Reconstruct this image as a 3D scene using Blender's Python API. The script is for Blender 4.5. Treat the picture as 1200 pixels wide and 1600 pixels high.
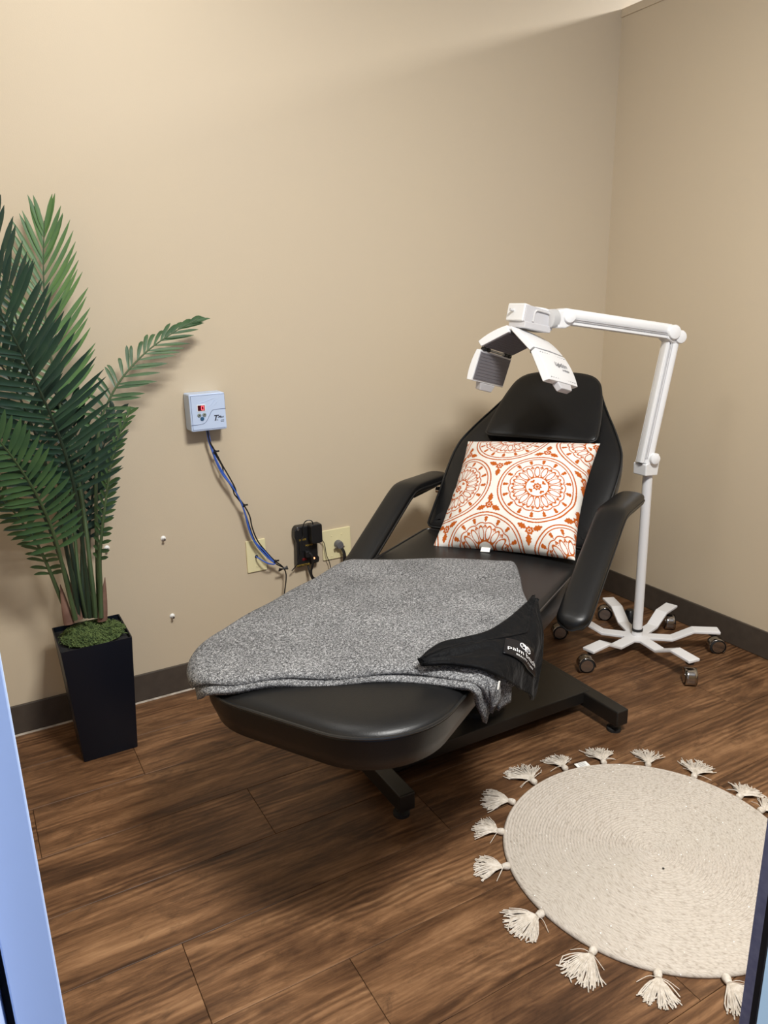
import bpy, bmesh, math, random
import numpy as np
from mathutils import Vector, Matrix
for o in list(bpy.data.objects): bpy.data.objects.remove(o)
scene = bpy.context.scene
col = scene.collection
random.seed(7); rng = np.random.default_rng(7)
# ------------------------------------------------------------------ camera
F_PX = 1177.297
CAM = np.array([-2.622078, -2.597173, 1.416280])
YAW, PITCH, ROLL = 0.5081308, 0.2807729, -0.0227931
fw = np.array([math.sin(YAW)*math.cos(PITCH), math.cos(YAW)*math.cos(PITCH), -math.sin(PITCH)])
r0 = np.array([math.cos(YAW), -math.sin(YAW), 0.0]); u0 = np.cross(r0, fw)
rt = math.cos(ROLL)*r0 + math.sin(ROLL)*u0
upv = -math.sin(ROLL)*r0 + math.cos(ROLL)*u0
cd = bpy.data.cameras.new('camera'); cam = bpy.data.objects.new('camera', cd); col.objects.link(cam)
cd.sensor_fit = 'VERTICAL'; cd.sensor_height = 24.0; cd.lens = F_PX/1600*24.0
cd.clip_start = 0.02; cd.clip_end = 60
cam.matrix_world = Matrix(((rt[0], upv[0], -fw[0], CAM[0]), (rt[1], upv[1], -fw[1], CAM[1]),
                           (rt[2], upv[2], -fw[2], CAM[2]), (0, 0, 0, 1)))
scene.camera = cam
# ------------------------------------------------------------------ world, lights, exposure
w = bpy.data.worlds.new('world'); scene.world = w; w.use_nodes = True
bg = w.node_tree.nodes['Background']; bg.inputs[0].default_value = (0.33, 0.56, 1.0, 1); bg.inputs[1].default_value = 0.62
scene.view_settings.view_transform = 'Standard'; scene.view_settings.look = 'None'
scene.view_settings.gamma = 1.0; scene.view_settings.use_curve_mapping = False
scene.view_settings.exposure = 0.0
CEIL = 3.02
def area(name, loc, sx, sy, power, color=(1, 0.985, 0.945)):
    l = bpy.data.lights.new(name, 'AREA'); l.shape = 'RECTANGLE'; l.size = sx; l.size_y = sy
    l.energy = power; l.color = color
    o = bpy.data.objects.new(name, l); o.location = loc; col.objects.link(o); return o
FIXTURES = [(-2.20, -0.60, 0.55, 0.55, 10), (-1.73, -2.50, 0.55, 0.55, 134), (1.45, -0.75, 0.40, 1.1, 150)]
for i, (x, y, sx, sy, pw) in enumerate(FIXTURES):
    area('ceiling_light_source', (x, y, CEIL-0.07), sx, sy, pw)
# ------------------------------------------------------------------ materials
def srgb(r, g, b):
    f = lambda c: (c/255/12.92) if c/255 <= 0.04045 else ((c/255+0.055)/1.055)**2.4
    return (f(r), f(g), f(b), 1.0)
def mat(name, color, rough=0.5, metal=0.0, spec=0.5, coat=0.0, emit=None, estr=0.0, bump=None, vary=None, sheen=0.0):
    m = bpy.data.materials.new(name); m.use_nodes = True
    nt = m.node_tree; b = nt.nodes['Principled BSDF']
    b.inputs['Base Color'].default_value = color; b.inputs['Roughness'].default_value = rough
    b.inputs['Metallic'].default_value = metal; b.inputs['Specular IOR Level'].default_value = spec
    b.inputs['Coat Weight'].default_value = coat
    b.inputs['Sheen Weight'].default_value = sheen
    if emit: b.inputs['Emission Color'].default_value = emit; b.inputs['Emission Strength'].default_value = estr
    if bump or vary:
        tc = nt.nodes.new('ShaderNodeTexCoord')
    if bump:
        sc, st, dist = bump
        n = nt.nodes.new('ShaderNodeTexNoise'); n.inputs['Scale'].default_value = sc; n.inputs['Detail'].default_value = 4
        nt.links.new(tc.outputs['Object'], n.inputs['Vector'])
        bp = nt.nodes.new('ShaderNodeBump'); bp.inputs['Strength'].default_value = st; bp.inputs['Distance'].default_value = dist
        nt.links.new(n.outputs['Fac'], bp.inputs['Height']); nt.links.new(bp.outputs['Normal'], b.inputs['Normal'])
    if vary:
        sc, c2 = vary
        n = nt.nodes.new('ShaderNodeTexNoise'); n.inputs['Scale'].default_value = sc; n.inputs['Detail'].default_value = 3
        nt.links.new(tc.outputs['Object'], n.inputs['Vector'])
        mx = nt.nodes.new('ShaderNodeMix'); mx.data_type = 'RGBA'
        mx.inputs['A'].default_value = color; mx.inputs['B'].default_value = c2
        rp = nt.nodes.new('ShaderNodeMapRange'); rp.inputs[1].default_value = 0.35; rp.inputs[2].default_value = 0.65
        nt.links.new(n.outputs['Fac'], rp.inputs[0]); nt.links.new(rp.outputs[0], mx.inputs['Factor'])
        nt.links.new(mx.outputs['Result'], b.inputs['Base Color'])
    return m
class N:      # tiny node helper
    def __init__(s, m): s.nt = m.node_tree; s.b = s.nt.nodes['Principled BSDF']
    def new(s, t, **kw):
        n = s.nt.nodes.new(t)
        for k, v in kw.items():
            if k.startswith('_'): setattr(n, k[1:], v)
            else: n.inputs[k.replace('__', ' ')].default_value = v
        return n
    def link(s, a, b): s.nt.links.new(a, b)
    def ramp(s, fac, stops):
        r = s.nt.nodes.new('ShaderNodeValToRGB'); e = r.color_ramp.elements
        while len(e) < len(stops): e.new(0.5)
        for q, (p, c) in zip(e, stops): q.position = p; q.color = c
        s.link(fac, r.inputs[0]); return r.outputs[0]
M = {}
M['wall'] = mat('wall_paint', (0.575, 0.48, 0.345, 1), 0.55, spec=0.35, bump=(260, 0.12, 0.002), vary=(1.2, (0.565, 0.472, 0.345, 1)))
M['ceil'] = mat('ceiling_white', (0.78, 0.76, 0.72, 1), 0.9)
M['base'] = mat('cove_base_rubber', srgb(74, 66, 58), 0.45, vary=(30, srgb(68, 60, 53)))
M['caulk'] = mat('white_gap_strip', srgb(222, 214, 200), 0.6, vary=(40, srgb(190, 180, 165)))
M['hallfloor'] = mat('hall_floor', srgb(96, 66, 42), 0.5, vary=(6, srgb(70, 46, 30)))
M['jamb'] = mat('pale_frame_paint', srgb(176, 194, 228), 0.5, bump=(60, 0.05, 0.001))
M['frame_dark'] = mat('navy_frame_paint', srgb(100, 108, 146), 0.55, bump=(180, 0.3, 0.001), vary=(90, srgb(116, 124, 160)))
M['pony'] = mat('pale_blue_panel', srgb(214, 242, 250), 0.6)
M['gap'] = mat('dark_gap', srgb(8, 9, 14), 0.9)
M['vinyl'] = mat('black_vinyl', (0.0055, 0.0055, 0.006, 1), 0.36, spec=0.32, bump=(420, 0.22, 0.0012), vary=(5, (0.007, 0.007, 0.007, 1)))
M['vinyl_side'] = M['vinyl']
M['piping'] = mat('vinyl_piping', (0.012, 0.012, 0.012, 1), 0.35)
M['metal_black'] = mat('black_enamel_steel', (0.010, 0.009, 0.008, 1), 0.38, bump=(200, 0.1, 0.001))
M['rubber'] = mat('black_rubber', (0.012, 0.012, 0.012, 1), 0.6)
M['chrome'] = mat('chrome', (0.75, 0.75, 0.76, 1), 0.12, metal=1.0)
M['dark_chrome'] = mat('smoked_chrome', (0.42, 0.40, 0.38, 1), 0.16, metal=1.0)
M['steel'] = mat('steel', (0.5, 0.5, 0.5, 1), 0.3, metal=1.0)
M['white_plastic'] = mat('white_plastic', (0.80, 0.80, 0.80, 1), 0.35)
M['white_enamel'] = mat('white_enamel', (0.78, 0.78, 0.79, 1), 0.3)
M['grey_plastic'] = mat('light_grey_plastic', (0.56, 0.55, 0.56, 1), 0.45)
M['grey_rib'] = mat('grey_bellows', (0.58, 0.57, 0.56, 1), 0.5)
M['led_face'] = mat('grey_led_face', (0.175, 0.165, 0.18, 1), 0.35, bump=(900, 0.1, 0.001))
M['ink'] = mat('grey_print', (0.22, 0.22, 0.23, 1), 0.6)
M['black_ink'] = mat('black_print', (0.012, 0.014, 0.03, 1), 0.6)
M['planter'] = mat('black_planter', (0.0045, 0.0062, 0.0115, 1), 0.38, spec=0.3, bump=(300, 0.08, 0.001))
M['soil'] = mat('black_insert', (0.012, 0.012, 0.013, 1), 0.8)
M['cream_plate'] = mat('ivory_plastic', srgb(226, 216, 172), 0.4)
M['plug_grey'] = mat('grey_cord_grip', srgb(95, 95, 98), 0.45)
M['black_plastic'] = mat('black_plastic', (0.010, 0.010, 0.011, 1), 0.38)
M['gold_ink'] = mat('gold_print', srgb(170, 140, 50), 0.5)
M['blue_wire'] = mat('blue_wire', srgb(62, 98, 186), 0.45)
M['black_wire'] = mat('black_wire', (0.012, 0.012, 0.013, 1), 0.4)
M['anchor'] = mat('white_anchor', srgb(235, 235, 232), 0.5)
M['timer'] = mat('pale_blue_plastic', srgb(190, 206, 232), 0.4)
M['timer_line'] = mat('navy_line', srgb(60, 70, 110), 0.6)
M['timer_ridge'] = M['timer']
M['btn'] = mat('dull_metal_button', srgb(150, 160, 150), 0.35, metal=0.4)
M['btn_blue'] = mat('teal_button', srgb(40, 84, 120), 0.4)
M['disp'] = mat('dark_red_display', (0.03, 0.0, 0.004, 1), 0.2, emit=(0.25, 0.0, 0.01, 1), estr=0.12)
M['digit'] = mat('lit_red_digit', (1, 0.15, 0.15, 1), 0.4, emit=(1.0, 0.06, 0.10, 1), estr=1.6)
M['orange_led'] = mat('orange_indicator', (1, 0.3, 0.1, 1), 0.4, emit=(1.0, 0.28, 0.12, 1), estr=4.0)
M['red_switch'] = mat('red_switch', (0.12, 0.005, 0.008, 1), 0.4)
M['moss'] = mat('green_moss', srgb(100, 118, 66), 0.9, vary=(70, srgb(54, 72, 36)))
M['petiole'] = mat('palm_stalk', srgb(74, 92, 58), 0.5, vary=(8, srgb(58, 76, 48)))
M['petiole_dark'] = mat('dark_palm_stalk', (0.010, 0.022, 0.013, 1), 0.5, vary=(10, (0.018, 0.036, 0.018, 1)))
M['sheath'] = mat('brown_sheath', srgb(122, 92, 78), 0.7, vary=(20, srgb(98, 70, 58)))
M['label_black'] = mat('black_satin_label', (0.006, 0.006, 0.008, 1), 0.4, spec=0.25)
M['label_print'] = mat('white_label_print', srgb(240, 240, 240), 0.5)
M['white_tag'] = mat('white_tag', srgb(240, 240, 236), 0.6)
M['speck'] = mat('dark_speck', (0.02, 0.018, 0.015, 1), 0.8)
M['tassel'] = mat('ecru_cotton_yarn', srgb(214, 206, 195), 0.9, vary=(120, srgb(192, 182, 168)))
M['lining'] = mat('black_plush', (0.0028, 0.003, 0.0036, 1), 0.65, spec=0.10, sheen=0.03, bump=(34, 0.6, 0.014))
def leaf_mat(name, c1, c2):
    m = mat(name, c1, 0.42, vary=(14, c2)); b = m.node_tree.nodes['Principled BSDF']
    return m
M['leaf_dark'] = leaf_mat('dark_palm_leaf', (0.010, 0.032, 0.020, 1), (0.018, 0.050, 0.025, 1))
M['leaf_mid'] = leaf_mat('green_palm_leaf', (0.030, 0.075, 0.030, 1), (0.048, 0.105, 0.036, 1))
M['leaf_backlit'] = leaf_mat('backlit_palm_leaf', (0.085, 0.175, 0.045, 1), (0.060, 0.135, 0.045, 1))  # lighter yellow-green puts the backlit look into the leaf colour
# wood plank
def plank_mat():
    m = mat('rustic_wood_plank', (0.1, 0.05, 0.02, 1), 0.42, spec=0.30); n = N(m)
    tc = n.new('ShaderNodeTexCoord'); oi = n.new('ShaderNodeObjectInfo')
    off = n.new('ShaderNodeVectorMath', _operation='MULTIPLY_ADD')
    cmb = n.new('ShaderNodeCombineXYZ')
    n.link(oi.outputs['Random'], cmb.inputs[0]); n.link(oi.outputs['Random'], cmb.inputs[1])
    n.link(cmb.outputs[0], off.inputs[0]); off.inputs[1].default_value = (37.0, 91.0, 0); n.link(tc.outputs['Object'], off.inputs[2])
    def stretched(sx, sy, scale, detail, dist=0.0, rough=0.6):
        mp = n.new('ShaderNodeMapping'); mp.inputs['Scale'].default_value = (sx, sy, 1); n.link(off.outputs[0], mp.inputs['Vector'])
        t = n.new('ShaderNodeTexNoise', Scale=scale, Detail=detail, Roughness=rough, Distortion=dist); n.link(mp.outputs[0], t.inputs['Vector'])
        return t.outputs['Fac']
    def math_(op, a, b):
        k = n.new('ShaderNodeMath', _operation=op)
        for i, v in enumerate((a, b)):
            if isinstance(v, float): k.inputs[i].default_value = v
            else: n.link(v, k.inputs[i])
        return k.outputs[0]
    big = stretched(1.5, 6, 1.6, 5, 1.2, 0.62)        # broad honey and umber patches
    streak = stretched(1.3, 24, 1.6, 5, 0.5, 0.6)
    fine = stretched(5, 150, 1.5, 3, 0.2)
    blot = stretched(2.6, 7, 2.4, 6, 1.0, 0.72)
    mask = stretched(1.2, 4, 1.7, 2, 0.4)
    fleck = stretched(9, 26, 3.0, 5, 0.8, 0.75)
    mp = n.new('ShaderNodeMapping'); mp.inputs['Scale'].default_value = (0.30, 1.0, 1); n.link(off.outputs[0], mp.inputs['Vector'])
    wv = n.new('ShaderNodeTexWave', Scale=17.0, Distortion=7.0, Detail=2.5, Detail__Scale=0.9); wv.bands_direction = 'Y'
    n.link(mp.outputs[0], wv.inputs['Vector'])
    gm = n.ramp(mask, [(0.46, (0, 0, 0, 1)), (0.60, (1, 1, 1, 1))])
    grain = math_('MULTIPLY', math_('SUBTRACT', wv.outputs['Fac'], 0.5), math_('MULTIPLY', gm, 0.10))
    s = math_('ADD', math_('MULTIPLY', streak, 0.34), math_('MULTIPLY', big, 0.51))
    s = math_('ADD', s, math_('MULTIPLY', fine, 0.17)); s = math_('ADD', s, grain)
    s = math_('ADD', s, math_('MULTIPLY', math_('SUBTRACT', fleck, 0.5), 0.10))
    s = math_('ADD', s, math_('MULTIPLY', math_('SUBTRACT', oi.outputs['Random'], 0.5), 0.03))
    c = n.ramp(s, [(0.34, (0.030, 0.0136, 0.0062, 1)), (0.44, (0.080, 0.0375, 0.0170, 1)), (0.53, (0.152, 0.0755, 0.0345, 1)),
                   (0.61, (0.235, 0.1230, 0.0590, 1)), (0.72, (0.350, 0.2000, 0.1000, 1))])
    d = n.ramp(blot, [(0.50, (0, 0, 0, 1)), (0.68, (1, 1, 1, 1))])
    mx = n.new('ShaderNodeMix', _data_type='RGBA'); mx.inputs['B'].default_value = (0.045, 0.0215, 0.0105, 1)
    dm = math_('MULTIPLY', d, 0.65); n.link(dm, mx.inputs['Factor']); n.link(c, mx.inputs['A'])
    n.link(mx.outputs['Result'], n.b.inputs['Base Color'])
    bp = n.new('ShaderNodeBump', Strength=0.25, Distance=0.002); n.link(streak, bp.inputs['Height']); n.link(bp.outputs[0], n.b.inputs['Normal'])
    rr = n.new('ShaderNodeMapRange'); rr.inputs[3].default_value = 0.34; rr.inputs[4].default_value = 0.60
    n.link(streak, rr.inputs[0]); n.link(rr.outputs[0], n.b.inputs['Roughness'])
    return m
M['plank'] = plank_mat()
M['joint'] = mat('plank_joint', (0.010, 0.006, 0.004, 1), 0.8)
# heather knit
def heather():
    m = mat('grey_heather_knit', (0.2, 0.2, 0.2, 1), 0.95, spec=0.15); n = N(m)
    tc = n.new('ShaderNodeTexCoord')
    a = n.new('ShaderNodeTexNoise', Scale=420, Detail=2.0, Roughness=0.7); b2 = n.new('ShaderNodeTexNoise', Scale=190, Detail=2.0, Roughness=0.6)
    lo = n.new('ShaderNodeTexNoise', Scale=7, Detail=2.0)
    for t in (a, b2, lo): n.link(tc.outputs['Object'], t.inputs['Vector'])
    mm = n.new('ShaderNodeMath', _operation='MULTIPLY_ADD'); n.link(a.outputs['Fac'], mm.inputs[0]); mm.inputs[1].default_value = 0.62
    m2 = n.new('ShaderNodeMath', _operation='MULTIPLY'); n.link(b2.outputs['Fac'], m2.inputs[0]); m2.inputs[1].default_value = 0.38
    n.link(m2.outputs[0], mm.inputs[2])
    m3 = n.new('ShaderNodeMath', _operation='MULTIPLY_ADD'); n.link(lo.outputs['Fac'], m3.inputs[0]); m3.inputs[1].default_value = 0.08; n.link(mm.outputs[0], m3.inputs[2])
    c = n.ramp(m3.outputs[0], [(0.40, (0.024, 0.024, 0.026, 1)), (0.50, (0.105, 0.106, 0.109, 1)), (0.57, (0.215, 0.217, 0.222, 1)), (0.67, (0.48, 0.48, 0.485, 1))])
    n.link(c, n.b.inputs['Base Color'])
    bp = n.new('ShaderNodeBump', Strength=0.8, Distance=0.006); n.link(m3.outputs[0], bp.inputs['Height']); n.link(bp.outputs[0], n.b.inputs['Normal'])
    return m
M['heather'] = heather()
# braided rug, radial coordinates in object space
def rug_mat():
    m = mat('braided_ecru_cotton', srgb(222, 212, 196), 0.95, spec=0.1); n = N(m)
    tc = n.new('ShaderNodeTexCoord'); sx = n.new('ShaderNodeSeparateXYZ'); n.link(tc.outputs['Object'], sx.inputs[0])
    v2 = n.new('ShaderNodeVectorMath', _operation='LENGTH'); n.link(tc.outputs['Object'], v2.inputs[0])
    at = n.new('ShaderNodeMath', _operation='ARCTAN2'); n.link(sx.outputs[1], at.inputs[0]); n.link(sx.outputs[0], at.inputs[1])
    # arc length -> braid ticks
    al = n.new('ShaderNodeMath', _operation='MULTIPLY'); n.link(at.outputs[0], al.inputs[0]); n.link(v2.outputs['Value'], al.inputs[1])
    cm = n.new('ShaderNodeCombineXYZ')
    q1 = n.new('ShaderNodeMath', _operation='MULTIPLY'); n.link(al.outputs[0], q1.inputs[0]); q1.inputs[1].default_value = 1.0
    n.link(q1.outputs[0], cm.inputs[0]); n.link(v2.outputs['Value'], cm.inputs[1])
    mp = n.new('ShaderNodeMapping'); mp.inputs['Scale'].default_value = (150, 245, 1); n.link(cm.outputs[0], mp.inputs['Vector'])
    vo = n.new('ShaderNodeTexVoronoi', Scale=1.0, Randomness=0.75); n.link(mp.outputs[0], vo.inputs['Vector'])
    no = n.new('ShaderNodeTexNoise', Scale=330, Detail=3.0); n.link(tc.outputs['Object'], no.inputs['Vector'])
    c = n.ramp(vo.outputs['Distance'], [(0.10, srgb(197, 189, 179)), (0.60, srgb(185, 176, 165)), (0.95, srgb(157, 147, 135))])
    sp = n.new('ShaderNodeTexVoronoi', Scale=150, Randomness=1.0); n.link(tc.outputs['Object'], sp.inputs['Vector'])
    nz = n.new('ShaderNodeTexWhiteNoise'); n.link(sp.outputs['Color'], nz.inputs['Vector'])
    t1 = n.new('ShaderNodeMath', _operation='GREATER_THAN'); n.link(nz.outputs['Value'], t1.inputs[0]); t1.inputs[1].default_value = 0.972
    t2 = n.new('ShaderNodeMath', _operation='LESS_THAN'); n.link(sp.outputs['Distance'], t2.inputs[0]); t2.inputs[1].default_value = 0.21
    t3 = n.new('ShaderNodeMath', _operation='MULTIPLY'); n.link(t1.outputs[0], t3.inputs[0]); n.link(t2.outputs[0], t3.inputs[1])
    mx = n.new('ShaderNodeMix', _data_type='RGBA'); mx.inputs['B'].default_value = (1, 1, 0.98, 1); n.link(t3.outputs[0], mx.inputs['Factor']); n.link(c, mx.inputs['A'])  # sparkle painted into the colour as near-white specks
    n.link(mx.outputs['Result'], n.b.inputs['Base Color'])
    ad = n.new('ShaderNodeMath', _operation='MULTIPLY_ADD'); n.link(vo.outputs['Distance'], ad.inputs[0]); ad.inputs[1].default_value = -0.8; n.link(no.outputs['Fac'], ad.inputs[2])
    bp = n.new('ShaderNodeBump', Strength=0.30, Distance=0.002); n.link(ad.outputs[0], bp.inputs['Height']); n.link(bp.outputs[0], n.b.inputs['Normal'])
    return m
M['rug'] = rug_mat()
def pillow_mat():
    m = mat('printed_cotton', (0.8, 0.78, 0.72, 1), 0.85, spec=0.15); n = N(m)
    a = n.new('ShaderNodeVertexColor'); a.layer_name = 'print'
    n.link(a.outputs['Color'], n.b.inputs['Base Color'])
    tc = n.new('ShaderNodeTexCoord'); t = n.new('ShaderNodeTexNoise', Scale=220, Detail=2.0); n.link(tc.outputs['Object'], t.inputs['Vector'])
    bp = n.new('ShaderNodeBump', Strength=0.15, Distance=0.002); n.link(t.outputs['Fac'], bp.inputs['Height']); n.link(bp.outputs[0], n.b.inputs['Normal'])
    return m
M['pillow'] = pillow_mat()
# ------------------------------------------------------------------ mesh helpers
def tag(o, label=None, cat=None, group=None, kind=None):
    if label: o['label'] = label
    if cat: o['category'] = cat
    if group: o['group'] = group
    if kind: o['kind'] = kind
    return o
def thing(name, label, cat, loc=(0, 0, 0), rotz=0.0, group=None):
    o = bpy.data.objects.new(name, None); o.empty_display_size = 0.05
    o.location = loc; o.rotation_euler = (0, 0, rotz); col.objects.link(o)
    return tag(o, label, cat, group)
class MB:
    def __init__(s): s.v = []; s.f = []
    def add(s, vs, fs):
        k = len(s.v); s.v += [tuple(map(float, q)) for q in vs]; s.f += [tuple(i+k for i in f) for f in fs]; return s
    def box(s, c, size, R=None):
        c = Vector(c); vs = []
        for z in (-.5, .5):
            for y in (-.5, .5):
                for x in (-.5, .5):
                    q = Vector((x*size[0], y*size[1], z*size[2]))
                    if R is not None: q = R @ q
                    vs.append(c+q)
        return s.add(vs, [(0, 2, 3, 1), (4, 5, 7, 6), (0, 1, 5, 4), (2, 6, 7, 3), (0, 4, 6, 2), (1, 3, 7, 5)])
    def prism(s, outline, z0, z1, T=None):
        n = len(outline); vs = [Vector((x, y, z0)) for x, y in outline]+[Vector((x, y, z1)) for x, y in outline]
        if T is not None: vs = [T @ q for q in vs]
        return s.add(vs, [tuple(range(n-1, -1, -1)), tuple(range(n, 2*n))]+[(i, (i+1) % n, n+(i+1) % n, n+i) for i in range(n)])
    def rings(s, rings, cap0=True, cap1=True, closed=True):
        n = len(rings[0]); vs = [q for r in rings for q in r]; fs = []
        for k in range(len(rings)-1):
            for i in range(n if closed else n-1):
                j = (i+1) % n
                fs.append((k*n+i, k*n+j, (k+1)*n+j, (k+1)*n+i))
        if cap0: fs.append(tuple(range(n-1, -1, -1)))
        if cap1: fs.append(tuple((len(rings)-1)*n+i for i in range(n)))
        return s.add(vs, fs)
    def tube(s, pts, r, n=8, closed=False):
        P = [Vector(q) for q in pts]; m = len(P); rr = r if hasattr(r, '__len__') else [r]*m
        rings = []; prev = None
        for i in range(m):
            if closed: t = P[(i+1) % m]-P[i-1]
            else: t = P[min(i+1, m-1)]-P[max(i-1, 0)]
            if t.length < 1e-9: t = Vector((0, 0, 1))
            t.normalize()
            if prev is None:
                a = Vector((0, 0, 1)) if abs(t.z) < 0.9 else Vector((1, 0, 0)); u = t.cross(a).normalized()
            else:
                u = prev-t*prev.dot(t)
                u = u.normalized() if u.length > 1e-6 else t.orthogonal().normalized()
            prev = u; v = t.cross(u)
            rings.append([P[i]+(u*math.cos(2*math.pi*k/n)+v*math.sin(2*math.pi*k/n))*rr[i] for k in range(n)])
        if closed: rings.append(rings[0]); return s.rings(rings, False, False)
        return s.rings(rings)
    def lathe(s, prof, n=24, T=None):
        rings = []
        for (r, z) in prof:
            ring = [Vector((r*math.cos(2*math.pi*k/n), r*math.sin(2*math.pi*k/n), z)) for k in range(n)]
            rings.append([T @ q for q in ring] if T is not None else ring)
        return s.rings(rings)
    def build(s, name, m, parent=None, smooth=False, bevel=0.0, seg=2, solid=0.0, sub=0, angle=40):
        me = bpy.data.meshes.new(name); me.from_pydata(s.v, [], s.f); me.update()
        bm = bmesh.new(); bm.from_mesh(me); bmesh.ops.recalc_face_normals(bm, faces=bm.faces); bm.to_mesh(me); bm.free()
        return link(name, me, m, parent, smooth, bevel, seg, solid, sub, angle)
def link(name, me, m, parent=None, smooth=False, bevel=0.0, seg=2, solid=0.0, sub=0, angle=40):
    me.materials.append(M[m] if isinstance(m, str) else m)
    if smooth:
        me.polygons.foreach_set('use_smooth', [True]*len(me.polygons))
        try: me.set_sharp_from_angle(angle=math.radians(angle))
        except Exception: pass
    o = bpy.data.objects.new(name, me); col.objects.link(o); o.parent = parent
    if solid: md = o.modifiers.new('solidify', 'SOLIDIFY'); md.thickness = solid; md.offset = -1
    if sub: md = o.modifiers.new('subdivision', 'SUBSURF'); md.levels = sub; md.render_levels = sub
    if bevel:
        md = o.modifiers.new('bevel', 'BEVEL'); md.width = bevel; md.segments = seg; md.limit_method = 'ANGLE'; md.angle_limit = math.radians(35)
    return o
def grid_mesh(fn, nu, nv):
    b = MB(); vs = [fn(i/(nu-1), j/(nv-1)) for i in range(nu) for j in range(nv)]
    b.add(vs, [(i*nv+j, (i+1)*nv+j, (i+1)*nv+j+1, i*nv+j+1) for i in range(nu-1) for j in range(nv-1)])
    return b
def polyline(pts, n):
    P = np.array(pts, float); d = np.r_[0, np.cumsum(np.linalg.norm(np.diff(P, axis=0), axis=1))]
    t = np.linspace(0, d[-1], n); return np.stack([np.interp(t, d, P[:, k]) for k in range(P.shape[1])], 1)
def smoothline(pts, n):      # Catmull-Rom, evenly resampled
    P = np.array(pts, float)
    if len(P) < 3: return polyline(P, n)
    Q = np.vstack([2*P[0]-P[1], P, 2*P[-1]-P[-2]]); out = []
    for i in range(1, len(Q)-2):
        for t in np.linspace(0, 1, 12, endpoint=False):
            a, b, c, d = Q[i-1], Q[i], Q[i+1], Q[i+2]
            out.append(0.5*((2*b)+(-a+c)*t+(2*a-5*b+4*c-d)*t*t+(-a+3*b-3*c+d)*t**3))
    out.append(P[-1]); return polyline(out, n)
def text_mesh(txt, size, T, align='CENTER', shear=0.0, extr=0.0004, bold=0.0):
    c = bpy.data.curves.new('lettering', 'FONT'); c.body = txt; c.size = size; c.align_x = align; c.align_y = 'CENTER'
    c.shear = shear; c.extrude = extr; c.offset = bold; c.resolution_u = 2
    o = bpy.data.objects.new('lettering', c); col.objects.link(o)
    bpy.context.view_layer.update()
    me = bpy.data.meshes.new_from_object(o.evaluated_get(bpy.context.evaluated_depsgraph_get()))
    bpy.data.objects.remove(o); bpy.data.curves.remove(c)
    if T is not None: me.transform(T)
    me.materials.clear(); me.name = 'lettering'
    return me
def frame(o, x, y, z):       # matrix from origin and axes
    x, y, z = Vector(x).normalized(), Vector(y).normalized(), Vector(z).normalized(); o = Vector(o)
    return Matrix(((x[0], y[0], z[0], o[0]), (x[1], y[1], z[1], o[1]), (x[2], y[2], z[2], o[2]), (0, 0, 0, 1)))
def at(px, py, Y):           # point on the plane at distance Y in front of the back wall
    d = fw+rt*((px-600)/F_PX)-upv*((py-800)/F_PX); t = (Y-CAM[1])/d[1]; return Vector(CAM+d*t)
def rrect(x0, x1, y0, y1, r, n=6):
    out = []
    for cx, cy, a0 in ((x1-r, y1-r, 0), (x0+r, y1-r, 90), (x0+r, y0+r, 180), (x1-r, y0+r, 270)):
        for k in range(n+1):
            a = math.radians(a0+90*k/n); out.append((cx+r*math.cos(a), cy+r*math.sin(a)))
    return out
# ------------------------------------------------------------------ setting
H = 2.522          # partition height
def structure(name, mb, m, **k): return tag(mb.build(name, m, **k), kind='structure')
structure('wall_back', MB().box((0.6, 0.06, CEIL/2), (7.4, 0.12, CEIL)), 'wall')
structure('wall_right', MB().box((0.06, -1.15, (H-0.03)/2), (0.12, 2.3, H-0.03)), 'wall')
structure('trim_1', MB().box((0.058, -1.15, H-0.015), (0.124, 2.3, 0.03)), 'wall')
structure('wall_left', MB().box((-3.06, -1.15, H/2), (0.12, 2.3, H)), 'wall')
structure('ceiling', MB().box((0.5, -2.6, CEIL+0.05), (8.0, 5.4, 0.1)), 'ceil')
fl_ = structure('floor', MB().box((-1.45, -1.075, -0.02), (3.3, 2.17, 0.03)), 'joint')
structure('floor_hall', MB().box((0.3, -3.7, -0.016), (8.0, 3.08, 0.03)), 'hallfloor')
structure('floor_beyond', MB().box((2.2, -1.08, -0.016), (4.0, 2.16, 0.03)), 'hallfloor')
# planks: rows along X, 0.232 wide
PW = 0.232; PL = 1.22; g = 0.0006
def plank_mesh(x0, x1, y0, y1):
    b = 0.0009; z0, z1, z2 = -0.006, -0.0008, 0.0
    R = lambda i, z: [(x0+i, y0+i, z), (x1-i, y0+i, z), (x1-i, y1-i, z), (x0+i, y1-i, z)]
    return MB().rings([R(0, z0), R(0, z1), R(b, z2)], True, True)
edges = {3: -2.371, 4: -2.371+0.0, 5: -2.059}
row0 = -1.149+5*PW           # top of row 0 is behind the wall line
starts = [-2.92, -2.3, -2.62, -2.05, -2.85, -2.371, -2.059, -2.70, -2.24, -2.55]
for r in range(11):
    y1 = min(row0-(r-0)*PW, -0.001); y0 = row0-(r+1)*PW
    if y0 < -2.16: y0 = -2.16
    if y1-y0 < 0.02 or y0 > -0.01: continue
    s = starts[r % len(starts)]
    while s > -3.0: s -= PL
    x = s
    while x < 0:
        a, b = max(x, -3.0), min(x+PL, -0.0005)
        if b-a > 0.03:
            cx, cy = (a+b)/2, (y0+y1)/2
            o = plank_mesh(a-cx+g, b-cx-g, y0-cy+g, y1-cy-g).build('plank', 'plank', fl_)
            o.location = (cx, cy, 0)
        x += PL
BH = 0.112
structure('baseboard_back', MB().box((-1.5, -0.005, 0.008+(BH-0.008)/2), (3.0, 0.010, BH-0.008)), 'base', bevel=0.002)
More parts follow.
